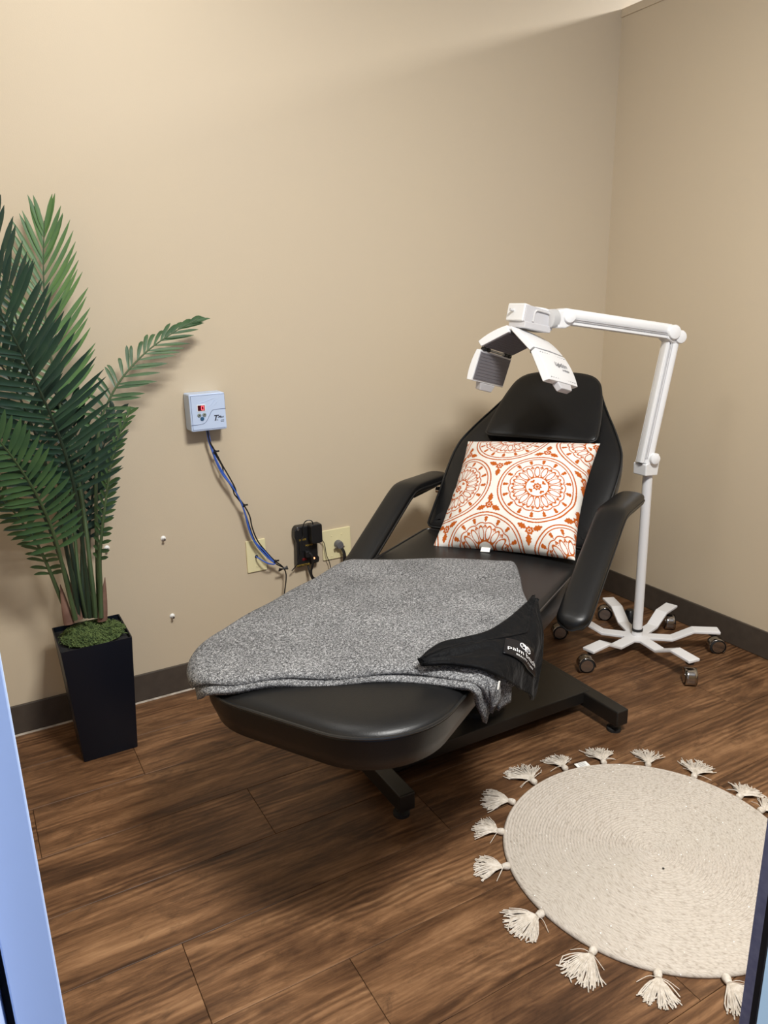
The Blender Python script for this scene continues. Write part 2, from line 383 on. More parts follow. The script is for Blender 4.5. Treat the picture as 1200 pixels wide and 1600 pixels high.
structure('baseboard_right', MB().box((-0.005, -1.09, 0.001+(BH-0.001)/2), (0.010, 2.14, BH-0.001)), 'base', bevel=0.002)
structure('trim_2', MB().box((-1.5, -0.0045, 0.0038), (3.0, 0.009, 0.0072)), 'caulk')
# door frame between the hall and the room
structure('trim_3', MB().box((-2.6365, -2.19, 1.05), (0.025, 0.03, 2.1)), 'jamb', bevel=0.001)
structure('gap_shade_1', MB().box((-2.651, -2.18, 1.05), (0.005, 0.02, 2.1)), 'gap')  # black strip painting the shaded gap beside the door stop
structure('trim_5', MB().box((-2.754, -2.20, 1.05), (0.20, 0.06, 2.1)), 'jamb', bevel=0.002)
structure('wall_front_left', MB().box((-2.90, -2.225, H/2), (0.20, 0.11, H)), 'wall')
XR = -1.857
structure('trim_6', MB().box((XR+0.02, -2.1605, 1.05), (0.04, 0.021, 2.1)), 'frame_dark', bevel=0.001)
structure('gap_shade_2', MB().box((XR+0.022, -2.1735, 1.05), (0.036, 0.005, 2.1)), 'gap')  # shade of the gap put in as a black strip
structure('trim_8', MB().box((-1.907+0.9, -2.1975, 0.55), (1.8, 0.007, 1.1)), 'pony')  # pale panel, its low height invented so hall light passes above
structure('gap_shade_3', MB().box((-1.9088, -2.1975, 0.55), (0.0034, 0.007, 1.1)), 'gap')  # blackened panel end, shade put into the colour
structure('wall_front_low_added', MB().box((-0.92, -2.183, 0.545), (1.76, 0.020, 1.09)), 'wall')  # made-up half-height wall, kept low to let hall light over
# ceiling troffers that carry the lights
for i, (x, y, sx, sy, pw) in enumerate(FIXTURES):
    t = thing('ceiling_light', ['square ceiling troffer above the massage chair', 'long ceiling troffer over the hallway by the door frame', 'long ceiling troffer beyond the right partition wall'][i], 'ceiling light', (x, y, CEIL-0.06))
    b = MB()
    for sg in (-1, 1):
        b.box((sg*(sx/2+0.015), 0, 0.03), (0.03, sy+0.06, 0.06)); b.box((0, sg*(sy/2+0.015), 0.03), (sx, 0.03, 0.06))
    b.build('frame', 'white_plastic', t)
    MB().box((0, 0, 0.045), (sx, sy, 0.01)).build('diffuser', 'white_plastic', t)
# ------------------------------------------------------------------ treatment chair
A = math.radians(30.5)
chair = thing('massage_chair', 'black vinyl reclining massage chair under the grey blanket and printed pillow', 'massage chair', (-1.27, -0.77, 0), A)
CM = Matrix.Translation((-1.27, -0.77, 0)) @ Matrix.Rotation(A, 4, 'Z')
def cushion(name, outline, prof, T, parent, pipe_z=None, pipe_r=0.0035, m='vinyl', crown=0.006, caps=True):
    """outline: dense ccw 2D list; prof: list of (inset, z) bottom to top; crown fills the top."""
    P = np.array(outline); n = len(P); c = P.mean(0)
    t = np.roll(P, -1, 0)-np.roll(P, 1, 0); nr = np.stack([-t[:, 1], t[:, 0]], 1); nr /= np.linalg.norm(nr, axis=1)[:, None]
    rings = []
    for ins, z in prof: rings.append([T @ Vector((q[0], q[1], z)) for q in P+nr*ins])
    ins, z = prof[-1]; B = P+nr*ins; 
    for f in (0.93, 0.82, 0.66, 0.45, 0.22, 0.04):
        zz = z+crown*(1-f**3); rings.append([T @ Vector((q[0], q[1], zz)) for q in c+(B-c)*f])
    o = MB().rings(rings).build(name, m, parent, smooth=True, angle=60)
    if pipe_z is not None:
        MB().tube([T @ Vector((q[0], q[1], pipe_z)) for q in P+nr*0.001], pipe_r, 6, True).build('piping', 'piping', o, smooth=True)
    return o
def dense(outline, step=0.012):
    P = np.array(outline+[outline[0]]); d = np.linalg.norm(np.diff(P, axis=0), axis=1).sum()
    return polyline(P, int(d/step)+1)[:-1].tolist()
def mirror_outline(right):   # right half from front centre to back centre, y<0 -> closed ccw
    return [(x, y) for x, y in right]+[(x, -y) for x, y in reversed(right)]
ID = Matrix.Identity(4)
HW, XF = 0.305, -1.033
# footrest outline: rounded end radius ~0.2
foot = []
rc = 0.20
for k in range(13):
    a = math.radians(180+90*k/12); foot.append((XF+rc+rc*math.cos(a), -HW+rc+rc*math.sin(a)))
foot += [(-0.325, -HW+0.012), (-0.317, -HW+0.02)]
slab = lambda z1, th, bi: [(0.05+bi, z1-th), (0.015+bi*0.7, z1-th+0.004), (bi*0.55, z1-th+0.018), (bi*0.15, z1-th*0.45), (0.0, z1-0.010), (0.002, z1-0.003), (0.010, z1+0.002), (0.026, z1+0.006), (0.050, z1+0.008)]
cushion('footrest', dense(mirror_outline(foot)), slab(0.592, 0.105, 0.035)[:-4]+[(0.0, 0.582), (0.002, 0.589), (0.012, 0.597), (0.030, 0.603), (0.055, 0.606)], ID, chair, 0.588)
seat_r = [(-0.309, -HW+0.02), (-0.300, -HW+0.006), (-0.29, -HW), (0.22, -HW), (0.236, -HW+0.006), (0.242, -HW+0.02)]
cushion('seat', dense(mirror_outline(seat_r)), slab(0.597, 0.105, 0.02), ID, chair, 0.596)
# backrest
RA = math.radians(42)
TB = frame((0.2455, 0, 0.60), (math.cos(RA), 0, math.sin(RA)), (0, 1, 0), (-math.sin(RA), 0, math.cos(RA)))
back_r = [(0.004, -0.29), (0.012, -0.302), (0.03, -0.308), (0.15, -0.312), (0.30, -0.318), (0.38, -0.312), (0.43, -0.296), (0.50, -0.262),
          (0.56, -0.228), (0.62, -0.196), (0.67, -0.172), (0.705, -0.145), (0.728, -0.10), (0.735, -0.05)]
cushion('backrest', dense(smoothline(mirror_outline(back_r), 160).tolist()), [(q[0], q[1]-0.6) for q in slab(0.600, 0.10, 0.02)], TB, chair, -0.001)
# headrest pad
TH = TB @ Matrix.Translation((0.0, -0.012, 0.002))
head_r = [(0.405, -0.186), (0.412, -0.203), (0.43, -0.209), (0.50, -0.203), (0.58, -0.190), (0.65, -0.172), (0.685, -0.155), (0.71, -0.125), (0.722, -0.08), (0.725, -0.03)]
hd = cushion('headrest', dense(smoothline(mirror_outline(head_r), 120).tolist()), [(0.012, 0.0), (0.002, 0.006), (0, 0.02), (0, 0.036), (0.002, 0.043), (0.008, 0.046)], TH, chair, 0.040, 0.003)
# armrests
def armrest(sy):
    path = smoothline([(-0.215, 0.527), (-0.03, 0.629), (0.10, 0.701), (0.165, 0.735), (0.215, 0.748), (0.34, 0.742), (0.475, 0.734)], 46)
    n = len(path); sec = []
    W2, TH_ = 0.046, 0.042
    for k in range(21):          # D-section: flat below, domed above
        a = math.pi*k/20; sec.append((-W2*math.cos(a), TH_*0.55*max(math.sin(a), 0)**0.55))
    sec += [(W2, -0.012), (W2-0.006, -0.018), (-W2+0.006, -0.018), (-W2, -0.012)]
    rings = []; left = []; right = []
    for i, (x, z) in enumerate(path):
        a = path[max(i-1, 0)]; b = path[min(i+1, n-1)]; t = np.array([b[0]-a[0], b[1]-a[1]]); t /= np.linalg.norm(t)
        nx, nz = -t[1], t[0]
        s0 = i/(n-1)*np.linalg.norm(np.diff(path, axis=0), axis=1).sum(); L_ = np.linalg.norm(np.diff(path, axis=0), axis=1).sum()
        e = min(1, s0/0.05); f = math.sqrt(max(0.02, 1-(1-e)**2))
        e2 = min(1, (L_-s0)/0.03); f2 = 0.55+0.45*math.sqrt(max(0.0, 1-(1-e2)**2))
        f *= f2
        rings.append([(x+nx*d*min(1, f*1.2), sy*0.365+y*f, z+nz*d*min(1, f*1.2)) for y, d in sec])
        left.append((x-nx*0.003, sy*0.365+W2*f*1.01, z-nz*0.003)); right.append((x-nx*0.003, sy*0.365-W2*f*1.01, z-nz*0.003))
    o = MB().rings(rings).build('armrest', 'vinyl', chair, smooth=True, angle=50)
    MB().tube(left[::-1]+right, 0.0028, 6).build('piping', 'piping', o, smooth=True)
    MB().box((0.33, sy*0.365, 0.712), (0.18, 0.03, 0.012)).build('bracket', 'metal_black', o)
    MB().box((-0.12, sy*0.345, 0.555), (0.035, 0.05, 0.012)).build('mount', 'metal_black', o)
    MB().lathe([(0.0, -0.01), (0.012, -0.01), (0.012, 0.01), (0.0, 0.01)], 14, frame((0.385, sy*0.322, 0.705), (1, 0, 0), (0, 0, -1), (0, 1, 0))).build('pivot_bolt', 'chrome', o, smooth=True)
armrest(1); armrest(-1)
# under-frame, lift column and base (base stands square to the walls, the top is swivelled)
b = MB(); 
for sy in (-1, 1): b.box((-0.28, sy*0.16, 0.478), (1.05, 0.04, 0.03))
b.box((0.0, 0, 0.478), (0.06, 0.36, 0.03)); b.box((-0.6, 0, 0.478), (0.06, 0.36, 0.03)); b.box((0, 0, 0.452), (0.30, 0.26, 0.03))
b.build('under_frame', 'metal_black', chair, bevel=0.003)
b = MB()
for sy in (-1, 1):
    b.tube([TB @ Vector((0.02, sy*0.16, -0.115)), TB @ Vector((0.55, sy*0.16, -0.115))], 0.012, 8)
b.tube([(0.05, 0, 0.46), TB @ Vector((0.35, 0, -0.11))], 0.014, 10)
b.build('recline_strut', 'metal_black', chair, smooth=True)
MB().lathe([(0.0, 0.085), (0.10, 0.085), (0.10, 0.11), (0.062, 0.13), (0.062, 0.30), (0.05, 0.31), (0.05, 0.46), (0, 0.46)], 28).build('lift_column', 'metal_black', chair, smooth=True)
def base_part(name, mb, m, **k):
    o = mb.build(name, m, chair, **k); o.rotation_euler = (0, 0, -A); return o
bx = lambda X, Y: (X+1.27, Y+0.77)
# plate, cross feet, glides
x0, x1, y0, y1 = -1.70-(-1.27), -0.885+1.27, -0.905+0.77, -0.635+0.77
base_part('base_plate', MB().box(((x0+x1)/2, (y0+y1)/2, 0.068), (x1-x0, y1-y0, 0.044)), 'metal_black', bevel=0.003)
for fx in (x0-0.012, x1+0.0):
    ft = base_part('foot_beam', MB().box((fx, 0, 0.060), (0.05, 0.58, 0.055)), 'metal_black', bevel=0.004)
    for sy in (-1, 1):
        MB().lathe([(0, 0), (0.024, 0), (0.024, 0.010), (0.014, 0.014), (0.014, 0.034), (0, 0.034)], 16, Matrix.Translation((fx, sy*0.255, 0.0002))).build('glide', 'rubber', ft, smooth=True)
# chrome ring handle of the lift pedal
o = base_part('pedal_ring', MB().tube([(0.035+0.034*math.cos(a), -0.18+0.022*math.sin(a), 0.30+0.006*math.sin(a)) for a in np.linspace(0, 2*math.pi, 24, endpoint=False)], 0.004, 8, True), 'chrome', smooth=True)
o = base_part('pedal_lever', MB().tube([(0.035, -0.16, 0.30), (0.03, -0.10, 0.22), (0.0, -0.04, 0.13)], 0.007, 8), 'metal_black', smooth=True)
# ------------------------------------------------------------------ blanket
def sdf(x, y):       # rounded footrest end; returns distance, nearest edge point, outward normal
    cx, cy = XF+rc, HW-rc
    ay = abs(y); sy = 1 if y >= 0 else -1
    if x < cx and ay > cy:
        dx, dy = x-cx, ay-cy; L_ = math.hypot(dx, dy); return L_-rc, (cx+rc*dx/L_, sy*(cy+rc*dy/L_)), (dx/L_, sy*dy/L_)
    if x < cx and (XF-x) > (ay-HW): return XF-x, (XF, y), (-1, 0)
    return ay-HW, (x, sy*HW), (0, sy)
def drape(x, w, h, top=0.606):
    d, B_, nrm = sdf(x, w)
    if d <= 0: return Vector((x, w, top+h))
    R_ = h+0.014; zc = top-0.014
    th = d/R_
    if th < math.pi/2*0.98: return Vector((B_[0]+nrm[0]*R_*math.sin(th), B_[1]+nrm[1]*R_*math.sin(th), zc+R_*math.cos(th)))
    e = d-R_*math.pi/2*0.98
    rip = 0.005*math.sin(x*70+1.3)*min(1, e/0.05)
    return Vector((B_[0]+nrm[0]*(R_+rip), B_[1]+nrm[1]*(R_+rip), zc+R_*math.cos(math.pi/2*0.98)-e))
bl = thing('throw_blanket', 'grey heather throw blanket with black plush lining draped over the chair seat', 'blanket')
bl.matrix_world = CM
hem = smoothline([(-1.00, 0.345), (-1.045, 0.25), (-1.022, 0.14), (-0.945, 0.05), (-0.888, -0.045), (-0.828, -0.135), (-0.785, -0.22), (-0.765, -0.31), (-0.735, -0.38), (-0.70, -0.43)], 90)
topb = smoothline([(-0.30, 0.43), (-0.245, 0.33), (-0.175, 0.20), (-0.105, 0.07), (-0.035, -0.105), (-0.03, -0.135), (-0.14, -0.195), (-0.262, -0.25), (-0.36, -0.315), (-0.44, -0.42)], 90)
def wr(x, y):
    return (0.0022*math.sin(9*x+5*y+0.4)+0.0016*math.sin(17*y-6*x)+0.0012*math.sin(31*x+13*y+1))
def layer(dh, hoff, name, wav):
    def fn(s, t):
        i = t*89; k = min(int(i), 88); f = i-k
        a = hem[k]*(1-f)+hem[k+1]*f; c = topb[k]*(1-f)+topb[k+1]*f
        dirv = c-a; L_ = np.linalg.norm(dirv); a2 = a+dirv/L_*hoff
        q = a2+(c-a2)*s
        e = min(s, 1-s, t, 1-t)*L_
        puff = 0.003*math.sin(25*q[0]-18*q[1]+wav)*math.exp(-s*L_/0.05)
        soft = 1-0.35*math.exp(-max(e, 0)/0.012)
        return drape(q[0], q[1], dh*soft+wr(q[0], q[1])*min(1, dh/0.02)+puff)
    return grid_mesh(fn, 84, 100)
layer(0.032, 0.004, 'top', 0.3).build('top_layer', 'heather', bl, smooth=True, solid=0.013, angle=180)
layer(0.016, -0.010, 'low', 1.7).build('under_layer', 'heather', bl, smooth=True, solid=0.011, angle=180)
# black lining corner turned back over the right edge
fa = smoothline([(-0.338, -0.306), (-0.432, -0.302), (-0.52, -0.296), (-0.60, -0.279), (-0.657, -0.241), (-0.695, -0.212), (-0.748, -0.203), (-0.79, -0.206)], 70)
fb = smoothline([(-0.348, -0.318), (-0.391, -0.339), (-0.435, -0.375), (-0.456, -0.436), (-0.468, -0.49), (-0.488, -0.545), (-0.552, -0.493), (-0.65, -0.421), (-0.72, -0.363), (-0.748, -0.315), (-0.762, -0.258), (-0.792, -0.214)], 70)
def flap(s, t):
    i = t*69; k = min(int(i), 68); f = i-k
    a = fa[k]*(1-f)+fa[k+1]*f; c = fb[k]*(1-f)+fb[k+1]*f; q = a+(c-a)*s
    fold = (0.0045+0.0060*math.sin(s*13.0+t*5.0+0.8)+0.0022*math.sin(s*29-t*9))*math.sin(math.pi*min(1, s*1.3+0.05))*(0.35+0.65*t)
    fold *= 1-math.exp(-((q[0]+0.577)/0.085)**2-((q[1]+0.384)/0.085)**2)
    lip = 0.009*math.exp(-(s/0.08)**2)
    return drape(q[0], q[1], 0.049+fold+lip)
fp = grid_mesh(flap, 44, 110).build('lining_flap', 'lining', bl, smooth=True, solid=0.008, angle=180)
def seam(s):
    return [flap(s, t)+Vector((0, 0, 0.001)) for t in np.linspace(0.02, 0.97, 60)]
MB().tube(seam(0.22), 0.0022, 6).build('hem_seam', 'lining', fp, smooth=True)
# sewn label and its print, mapped onto the flap
LB = [(-0.597, -0.326), (-0.653, -0.345), (-0.529, -0.467), (-0.527, -0.397)]   # TL BL BR TR in unrolled coordinates
def lab(u, v, h=0.0):        # u 0..1 left-right, v 0..1 top-bottom
    a = np.array(LB[0])*(1-v)+np.array(LB[1])*v; c = np.array(LB[3])*(1-v)+np.array(LB[2])*v; q = a+(c-a)*u
    return drape(q[0], q[1], 0.0530+h)
lb = grid_mesh(lambda s, t: lab(s, t), 24, 14).build('sewn_label', 'label_black', fp, smooth=True, solid=0.0015, angle=180)
def label_text(txt, size, cu, cv, bold=0.0):
    me = text_mesh(txt, size, None, extr=0.0, bold=bold)
    bm = bmesh.new(); bm.from_mesh(me); bmesh.ops.subdivide_edges(bm, edges=[e for e in bm.edges if e.calc_length() > 0.05], cuts=2); bm.to_mesh(me); bm.free()
    for v in me.vertices: v.co = lab(cu+v.co.x, cv-v.co.y*1.35, 0.0012)
    link('lettering', me, 'label_print', lb)
label_text('palm beach', 0.205, 0.52, 0.60, 0.0)
label_text('BEAUTY & TAN', 0.092, 0.55, 0.83, 0.0)
for cx_, cy_, r_ in ((0.46, 0.27, 0.085), (0.60, 0.33, 0.085)):
    pts = [lab(cx_+r_*math.cos(a), cy_+1.6*r_*math.sin(a), 0.0018) for a in np.linspace(0.3, 2*math.pi, 22)]
    MB().tube(pts, 0.0011, 5).build('palm_emblem', 'label_print', lb, smooth=True)
MB().tube([lab(0.53, 0.24, 0.0018), lab(0.52, 0.36, 0.0018), lab(0.50, 0.47, 0.0018)], 0.001, 5).build('palm_emblem', 'label_print', lb)
for dx_, dy_ in ((-0.08, -0.08), (-0.1, 0.02), (0.09, 0.0), (0.08, 0.1), (0.02, -0.12)):
    MB().tube([lab(0.53, 0.26, 0.0018), lab(0.53+dx_*0.6, 0.26+dy_*0.5-0.03, 0.0018), lab(0.53+dx_, 0.27+dy_, 0.0018)], 0.0009, 5).build('palm_emblem', 'label_print', lb)
# small white care tag peeking from the hem
q1 = drape(-0.735, -0.368, 0.045); q2 = drape(-0.730, -0.388, 0.046)
MB().box((q1+q2)/2+Vector((0, -0.004, 0)), (0.008, 0.0015, 0.018), Matrix.Rotation(0.4, 3, 'Y')).build('care_tag', 'white_tag', bl)
# hanging hem folds at the right edge
def fold_strip(xc, w0, w1, hh, ph):
    def fn(s, t):
        x = xc+(t-0.5)*0.05+0.02*s; wv = w0+(w1-w0)*s
        return drape(x, wv, hh+0.007*math.cos((t-0.5)*math.pi)+0.002*math.sin(ph+9*s))
    return grid_mesh(fn, 22, 12)
fold_strip(-0.722, -0.28, -0.418, 0.028, 0.2).build('hem_fold', 'heather', bl, smooth=True, solid=0.012, angle=180)
fold_strip(-0.660, -0.30, -0.452, 0.027, 1.4).build('hem_fold', 'heather', bl, smooth=True, solid=0.012, angle=180)
# ------------------------------------------------------------------ pillow
def medallion_mask(X, Y):
    """X right, Y down, in pillow widths; returns ink coverage 0/1"""
    ink = np.zeros_like(X, bool); PX, PY, RR = 0.61, 0.50, 0.272
    cen = [(0.085+PX*i+(PX/2 if j % 2 else 0), 0.555+PY*j) for j in (-1, 0, 1, 2) for i in (-1, 0, 1, 2)]
    def leaf(x, y, L_, W_):      # leaf from origin along +x with lobed rim
        t = x/L_; ok = (t > 0) & (t < 1); tt = np.clip(t, 0, 1)
        wdt = W_*np.sin(np.pi*tt**0.8)**0.8*(1+0.18*np.sin(tt*22)); return ok & (np.abs(y) < wdt)
    for cx_, cy_ in cen:
        x = (X-cx_)*0.288/RR; y = (Y-cy_)*0.288/RR; r = np.hypot(x, y); a = np.arctan2(y, x)
        near = r < 0.31
        if not near.any(): continue
        lw = 0.0052
        ink |= (np.abs(r-0.288) < lw) | (np.abs(r-0.264) < lw*0.85)
        nb = 16; k = np.round(a/(2*np.pi/nb)); da = a-k*2*np.pi/nb
        rx = r*np.cos(da); ry = r*np.sin(da)
        # acorn ring
        ux = rx-0.235; uu = np.hypot(ux*1.0, ry)
        ink |= (np.hypot((rx-0.243)/0.85, ry) < 0.0135) | (np.hypot(rx-0.226, ry*1.0) < 0.0115) | ((np.abs(ry) < 0.003) & (np.abs(rx-0.214) < 0.010))
        # scallops
        rs = 0.196+0.011*np.abs(np.cos(8*a+np.pi/2)); ink |= (np.abs(r-rs) < lw*0.8)
        # petals (offset half a step)
        da2 = a-(np.floor(a/(2*np.pi/nb))+0.5)*2*np.pi/nb; px_ = r*np.cos(da2); py_ = r*np.sin(da2)
        pe = np.hypot((px_-0.134)/0.047, py_/0.0185); ink |= (np.abs(pe-1) < 0.16)
        # tulips between petals near the scallops
        ink |= (np.hypot(rx-0.182, ry) < 0.0075) | (np.hypot(rx-0.172, np.abs(ry)-0.009) < 0.0060) | ((np.abs(ry) < 0.0022) & (rx > 0.155) & (rx < 0.18))
        ink |= (np.abs(r-0.083) < lw*0.8)
        fl = 0.030*(1+0.14*np.cos(8*a)); ink |= (r < fl) & ~((r > 0.012) & (r < 0.016))
        k4 = np.round((a-np.pi/4)/(np.pi/2)); d4 = a-np.pi/4-k4*np.pi/2; fx = r*np.cos(d4); fy = r*np.sin(d4)
        ink |= (np.hypot(fx-0.052, fy) < 0.0095) | (np.hypot(fx-0.058, np.abs(fy)-0.010) < 0.008)
    for cx_, cy_ in cen:
        for sg in (-1, 1):
            mx_, my_ = cx_+PX/2, cy_+sg*0.168
            x = X-mx_; y = (Y-my_)*(-sg)      # -sg: leaf triad turns over above and below
            r = np.hypot(x, y); a = np.arctan2(y, x)
            ink |= (r < 0.027*(1+0.13*np.cos(7*a))) & ~((r > 0.009) & (r < 0.0125))
            for th in (90, 205, 335):
                c_, s_ = math.cos(math.radians(th)), math.sin(math.radians(th))
                lx = x*c_+y*s_-0.028; ly = -x*s_+y*c_; ink |= leaf(lx, ly, 0.066, 0.0185)
    return ink
def make_pillow():
    NP = 380; S = 0.474
    u = np.linspace(-1, 1, NP); UX, UY = np.meshgrid(u, u, indexing='ij')
    ax = np.abs(UX); ay = np.abs(UY)
    prof = (np.clip(1-ax**2.2, 0, 1)*np.clip(1-ay**2.2, 0, 1))**0.50
    pull = 0.075
    x = UX*(1-pull*(1-ay**2)*ax**2)*S/2; y = UY*(1-pull*(1-ax**2)*ay**2)*S/2
    wrk = 0.004*np.sin(14*UX+3*UY)*np.exp(-((UY+0.85)/0.22)**2)+0.003*np.sin(20*UY-4*UX)*np.exp(-((np.abs(UX)-0.92)/0.15)**2)
    wrk += 0.006*np.exp(-((UX-0.10)/0.09)**2-((UY+0.80)/0.10)**2)-0.006*np.exp(-((UX+0.10)/0.07)**2-((UY+0.80)/0.13)**2)
    lo = 0.003*np.sin(5*UX+1)*np.sin(4*UY+2)
    zt = 0.094*prof+(wrk+lo)*np.clip(prof*2.5, 0, 1); zb = -0.070*prof
    nP = NP*NP
    co = np.concatenate([np.stack([x, y, zt], -1).reshape(-1, 3), np.stack([x, y, zb-0.0005], -1).reshape(-1, 3)])
    i, j = np.meshgrid(np.arange(NP-1), np.arange(NP-1), indexing='ij'); a = (i*NP+j).ravel()
    top = np.stack([a, a+NP, a+NP+1, a+1], 1)
    st = 4; ii = np.arange(0, NP-1)
    bot = top[:, ::-1]+nP
    e = []
    B_ = [k*NP for k in range(NP)]; 
    ring = [k for k in range(NP)]+[k*NP+NP-1 for k in range(1, NP)]+[(NP-1)*NP+k for k in range(NP-2, -1, -1)]+[k*NP for k in range(NP-2, 0, -1)]
    ring = np.array(ring); nx = np.roll(ring, -1); side = np.stack([ring, nx, nx+nP, ring+nP], 1)
    fs = np.concatenate([top, bot, side]).astype(np.int32)
    me = bpy.data.meshes.new('throw_pillow'); me.vertices.add(len(co)); me.vertices.foreach_set('co', co.astype(np.float32).ravel())
    me.loops.add(len(fs)*4); me.loops.foreach_set('vertex_index', fs.ravel()); me.polygons.add(len(fs))
    me.polygons.foreach_set('loop_start', np.arange(len(fs), dtype=np.int32)*4); me.polygons.foreach_set('loop_total', np.full(len(fs), 4, dtype=np.int32))
    me.update(calc_edges=True); me.validate()
    ca = me.color_attributes.new('print', 'FLOAT_COLOR', 'POINT')
    X = (UX+1)/2; Y = (1-UY)/2; ink = medallion_mask(X, Y)
    base = np.array([0.68, 0.66, 0.615]); orange = np.array(srgb(172, 84, 24)[:3])
    nzz = 1+0.02*rng.standard_normal(ink.shape)[..., None]
    c = np.where(ink[..., None], orange, base*nzz)
    full = np.ones((2*nP, 4)); full[:nP, :3] = c.reshape(-1, 3); full[nP:, :3] = c.reshape(-1, 3)
    ca.data.foreach_set('color', full.astype(np.float32).ravel())
    return me
pl = thing('throw_pillow', 'white square throw pillow with orange medallion print leaning on the chair back', 'pillow')
pa = math.radians(38.5)
ez = Vector((-math.sin(pa), 0, math.cos(pa))); ey = Vector((math.cos(pa), 0, math.sin(pa))); ex = Vector((0, -1, 0))
rot = math.radians(4.5)
ex2 = ex*math.cos(rot)+ey*math.sin(rot); ey2 = -ex*math.sin(rot)+ey*math.cos(rot)
pl.matrix_world = CM @ frame((0.243, -0.037, 0.758), ex2, ey2, ez)
cv = link('cover', make_pillow(), 'pillow', pl, smooth=True, angle=180)
MB().box((-0.052, -0.226, 0.004), (0.030, 0.020, 0.0015)).build('side_tag', 'white_tag', pl)
# ------------------------------------------------------------------ LED lamp on a wheeled stand
ls = thing('led_lamp_stand', 'white articulated LED panel lamp on a six-legged wheeled stand', 'lamp', (-0.37, -0.645, 0))
LS = Vector((-0.37, -0.645, 0))
caster_dirs = {0: 150, 1: 232, 2: 325, 3: 232, 4: 140, 5: 150}
arms = [-172, -98, -37, 16, 66, 127]
RL = 0.30
hub = MB().lathe([(0, 0.052), (0.052, 0.052), (0.056, 0.056), (0.056, 0.062), (0.022, 0.066), (0.019, 0.088), (0.0, 0.088)], 28).build('hub', 'white_enamel', ls, smooth=True)
for i, a in enumerate(arms):
    T = Matrix.Rotation(math.radians(a), 4, 'Z')
    prof = [(0.01, 0.058), (0.135, 0.055), (0.215, 0.094), (0.315, 0.094)]
    hw = [0.024, 0.024, 0.025, 0.026]; b = MB(); rings = []
    P = polyline(prof, 4) if False else prof
    for k, (r_, z_) in enumerate(P):
        rings.append([T @ Vector((r_, -hw[k], z_-0.006)), T @ Vector((r_, hw[k], z_-0.006)), T @ Vector((r_, hw[k], z_+0.006)), T @ Vector((r_, -hw[k], z_+0.006))])
    leg = MB().rings(rings).build('leg', 'white_enamel', ls, bevel=0.003)
    c = T @ Vector((0.293, 0, 0)); s = math.radians(caster_dirs[i])
    cs = MB().lathe([(0, 0.076), (0.016, 0.076), (0.016, 0.088), (0, 0.088)], 16, Matrix.Translation(c)).build('caster', 'black_plastic', ls, smooth=True)
    d = Vector((math.cos(s), math.sin(s), 0)); wc = c+d*0.018+Vector((0, 0, 0.0305)); side = Vector((-d.y, d.x, 0))
    TW = frame(wc, d, (0, 0, 1), -side)
    for sg in (-1, 1):
        MB().lathe([(0.0, -0.007), (0.026, -0.007), (0.030, -0.004), (0.030, 0.004), (0.026, 0.007), (0, 0.007)], 24, TW @ Matrix.Translation((0, 0, sg*0.012))).build('wheel', 'rubber', cs, smooth=True)
    # smoked chrome hood
    hood = MB(); rings = []
    for ang in np.linspace(-50, 190, 22):
        aa = math.radians(ang); r_ = 0.0315
        rings.append([TW @ Vector((r_*math.cos(aa), r_*math.sin(aa), zz)) for zz in (-0.021, -0.010, 0.0, 0.010, 0.021)])
    hood.rings(rings, False, False, closed=False).build('hood', 'dark_chrome', cs, smooth=True, solid=-0.002)
    for sg in (-1, 1):
        MB().lathe([(0, -0.001), (0.024, -0.001), (0.024, 0.001), (0, 0.0015)], 22, TW @ Matrix.Translation((0.002, 0.002, sg*0.0215))).build('hub_cap', 'dark_chrome', cs, smooth=True)
# column
ptop = at(1012, 742, -0.650)-LS
MB().lathe([(0, 0.084), (0.0215, 0.084), (0.0215, 0.094), (0, 0.094)], 24).build('collar', 'rubber', ls, smooth=True)
MB().tube([(0, 0, 0.09), ptop+Vector((0, 0, 0.02))], 0.0185, 24).build('pole', 'white_enamel', ls, smooth=True)
# lower bracket
d1 = (at(1047, 525, -0.655)-at(1006, 718, -0.655)).normalized()      # lower spring arm direction
J1 = at(1004, 723, -0.655)-LS; J2 = at(1047, 522, -0.655)-LS; 
J3 = at(877, 497, -0.600)-LS
fy = Vector((0, 1, 0)); 
TBk = frame(ptop+Vector((-0.012, 0, 0.054)), (1, 0, 0), (0, 1, 0), (0, 0, 1))
bk = MB().prism([(-0.034, -0.048), (0.030, -0.052), (0.038, 0.012), (0.030, 0.032), (0.006, 0.026), (-0.010, 0.004), (-0.036, -0.004)], -0.031, 0.031, TBk @ Matrix.Rotation(math.radians(90), 4, 'X')).build('bracket', 'white_plastic', ls, bevel=0.004, seg=3)
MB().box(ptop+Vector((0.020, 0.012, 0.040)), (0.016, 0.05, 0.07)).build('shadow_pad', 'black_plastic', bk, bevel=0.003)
def disc(c, n, r, h, name, parent, m='white_plastic'):
    n = Vector(n).normalized(); x = n.orthogonal().normalized(); y = n.cross(x)
    return MB().lathe([(0, -h), (r*0.9, -h), (r, -h*0.8), (r, h*0.6), (r*0.9, h), (r*0.55, h*1.25), (0, h*1.3)], 28, frame(c, x, y, n)).build(name, m, parent, smooth=True)
nf = Vector((-0.25, -1, 0.05)).normalized()
disc(ptop+Vector((-0.012, -0.034, 0.070)), nf, 0.021, 0.012, 'pivot_cap', bk)
me = text_mesh('LightStim', 0.009, frame(ptop+Vector((-0.004, -0.0305, 0.026)), (1, 0, 0), (0, 0, 1), (0, -1, 0))); link('lettering', me, 'ink', bk)
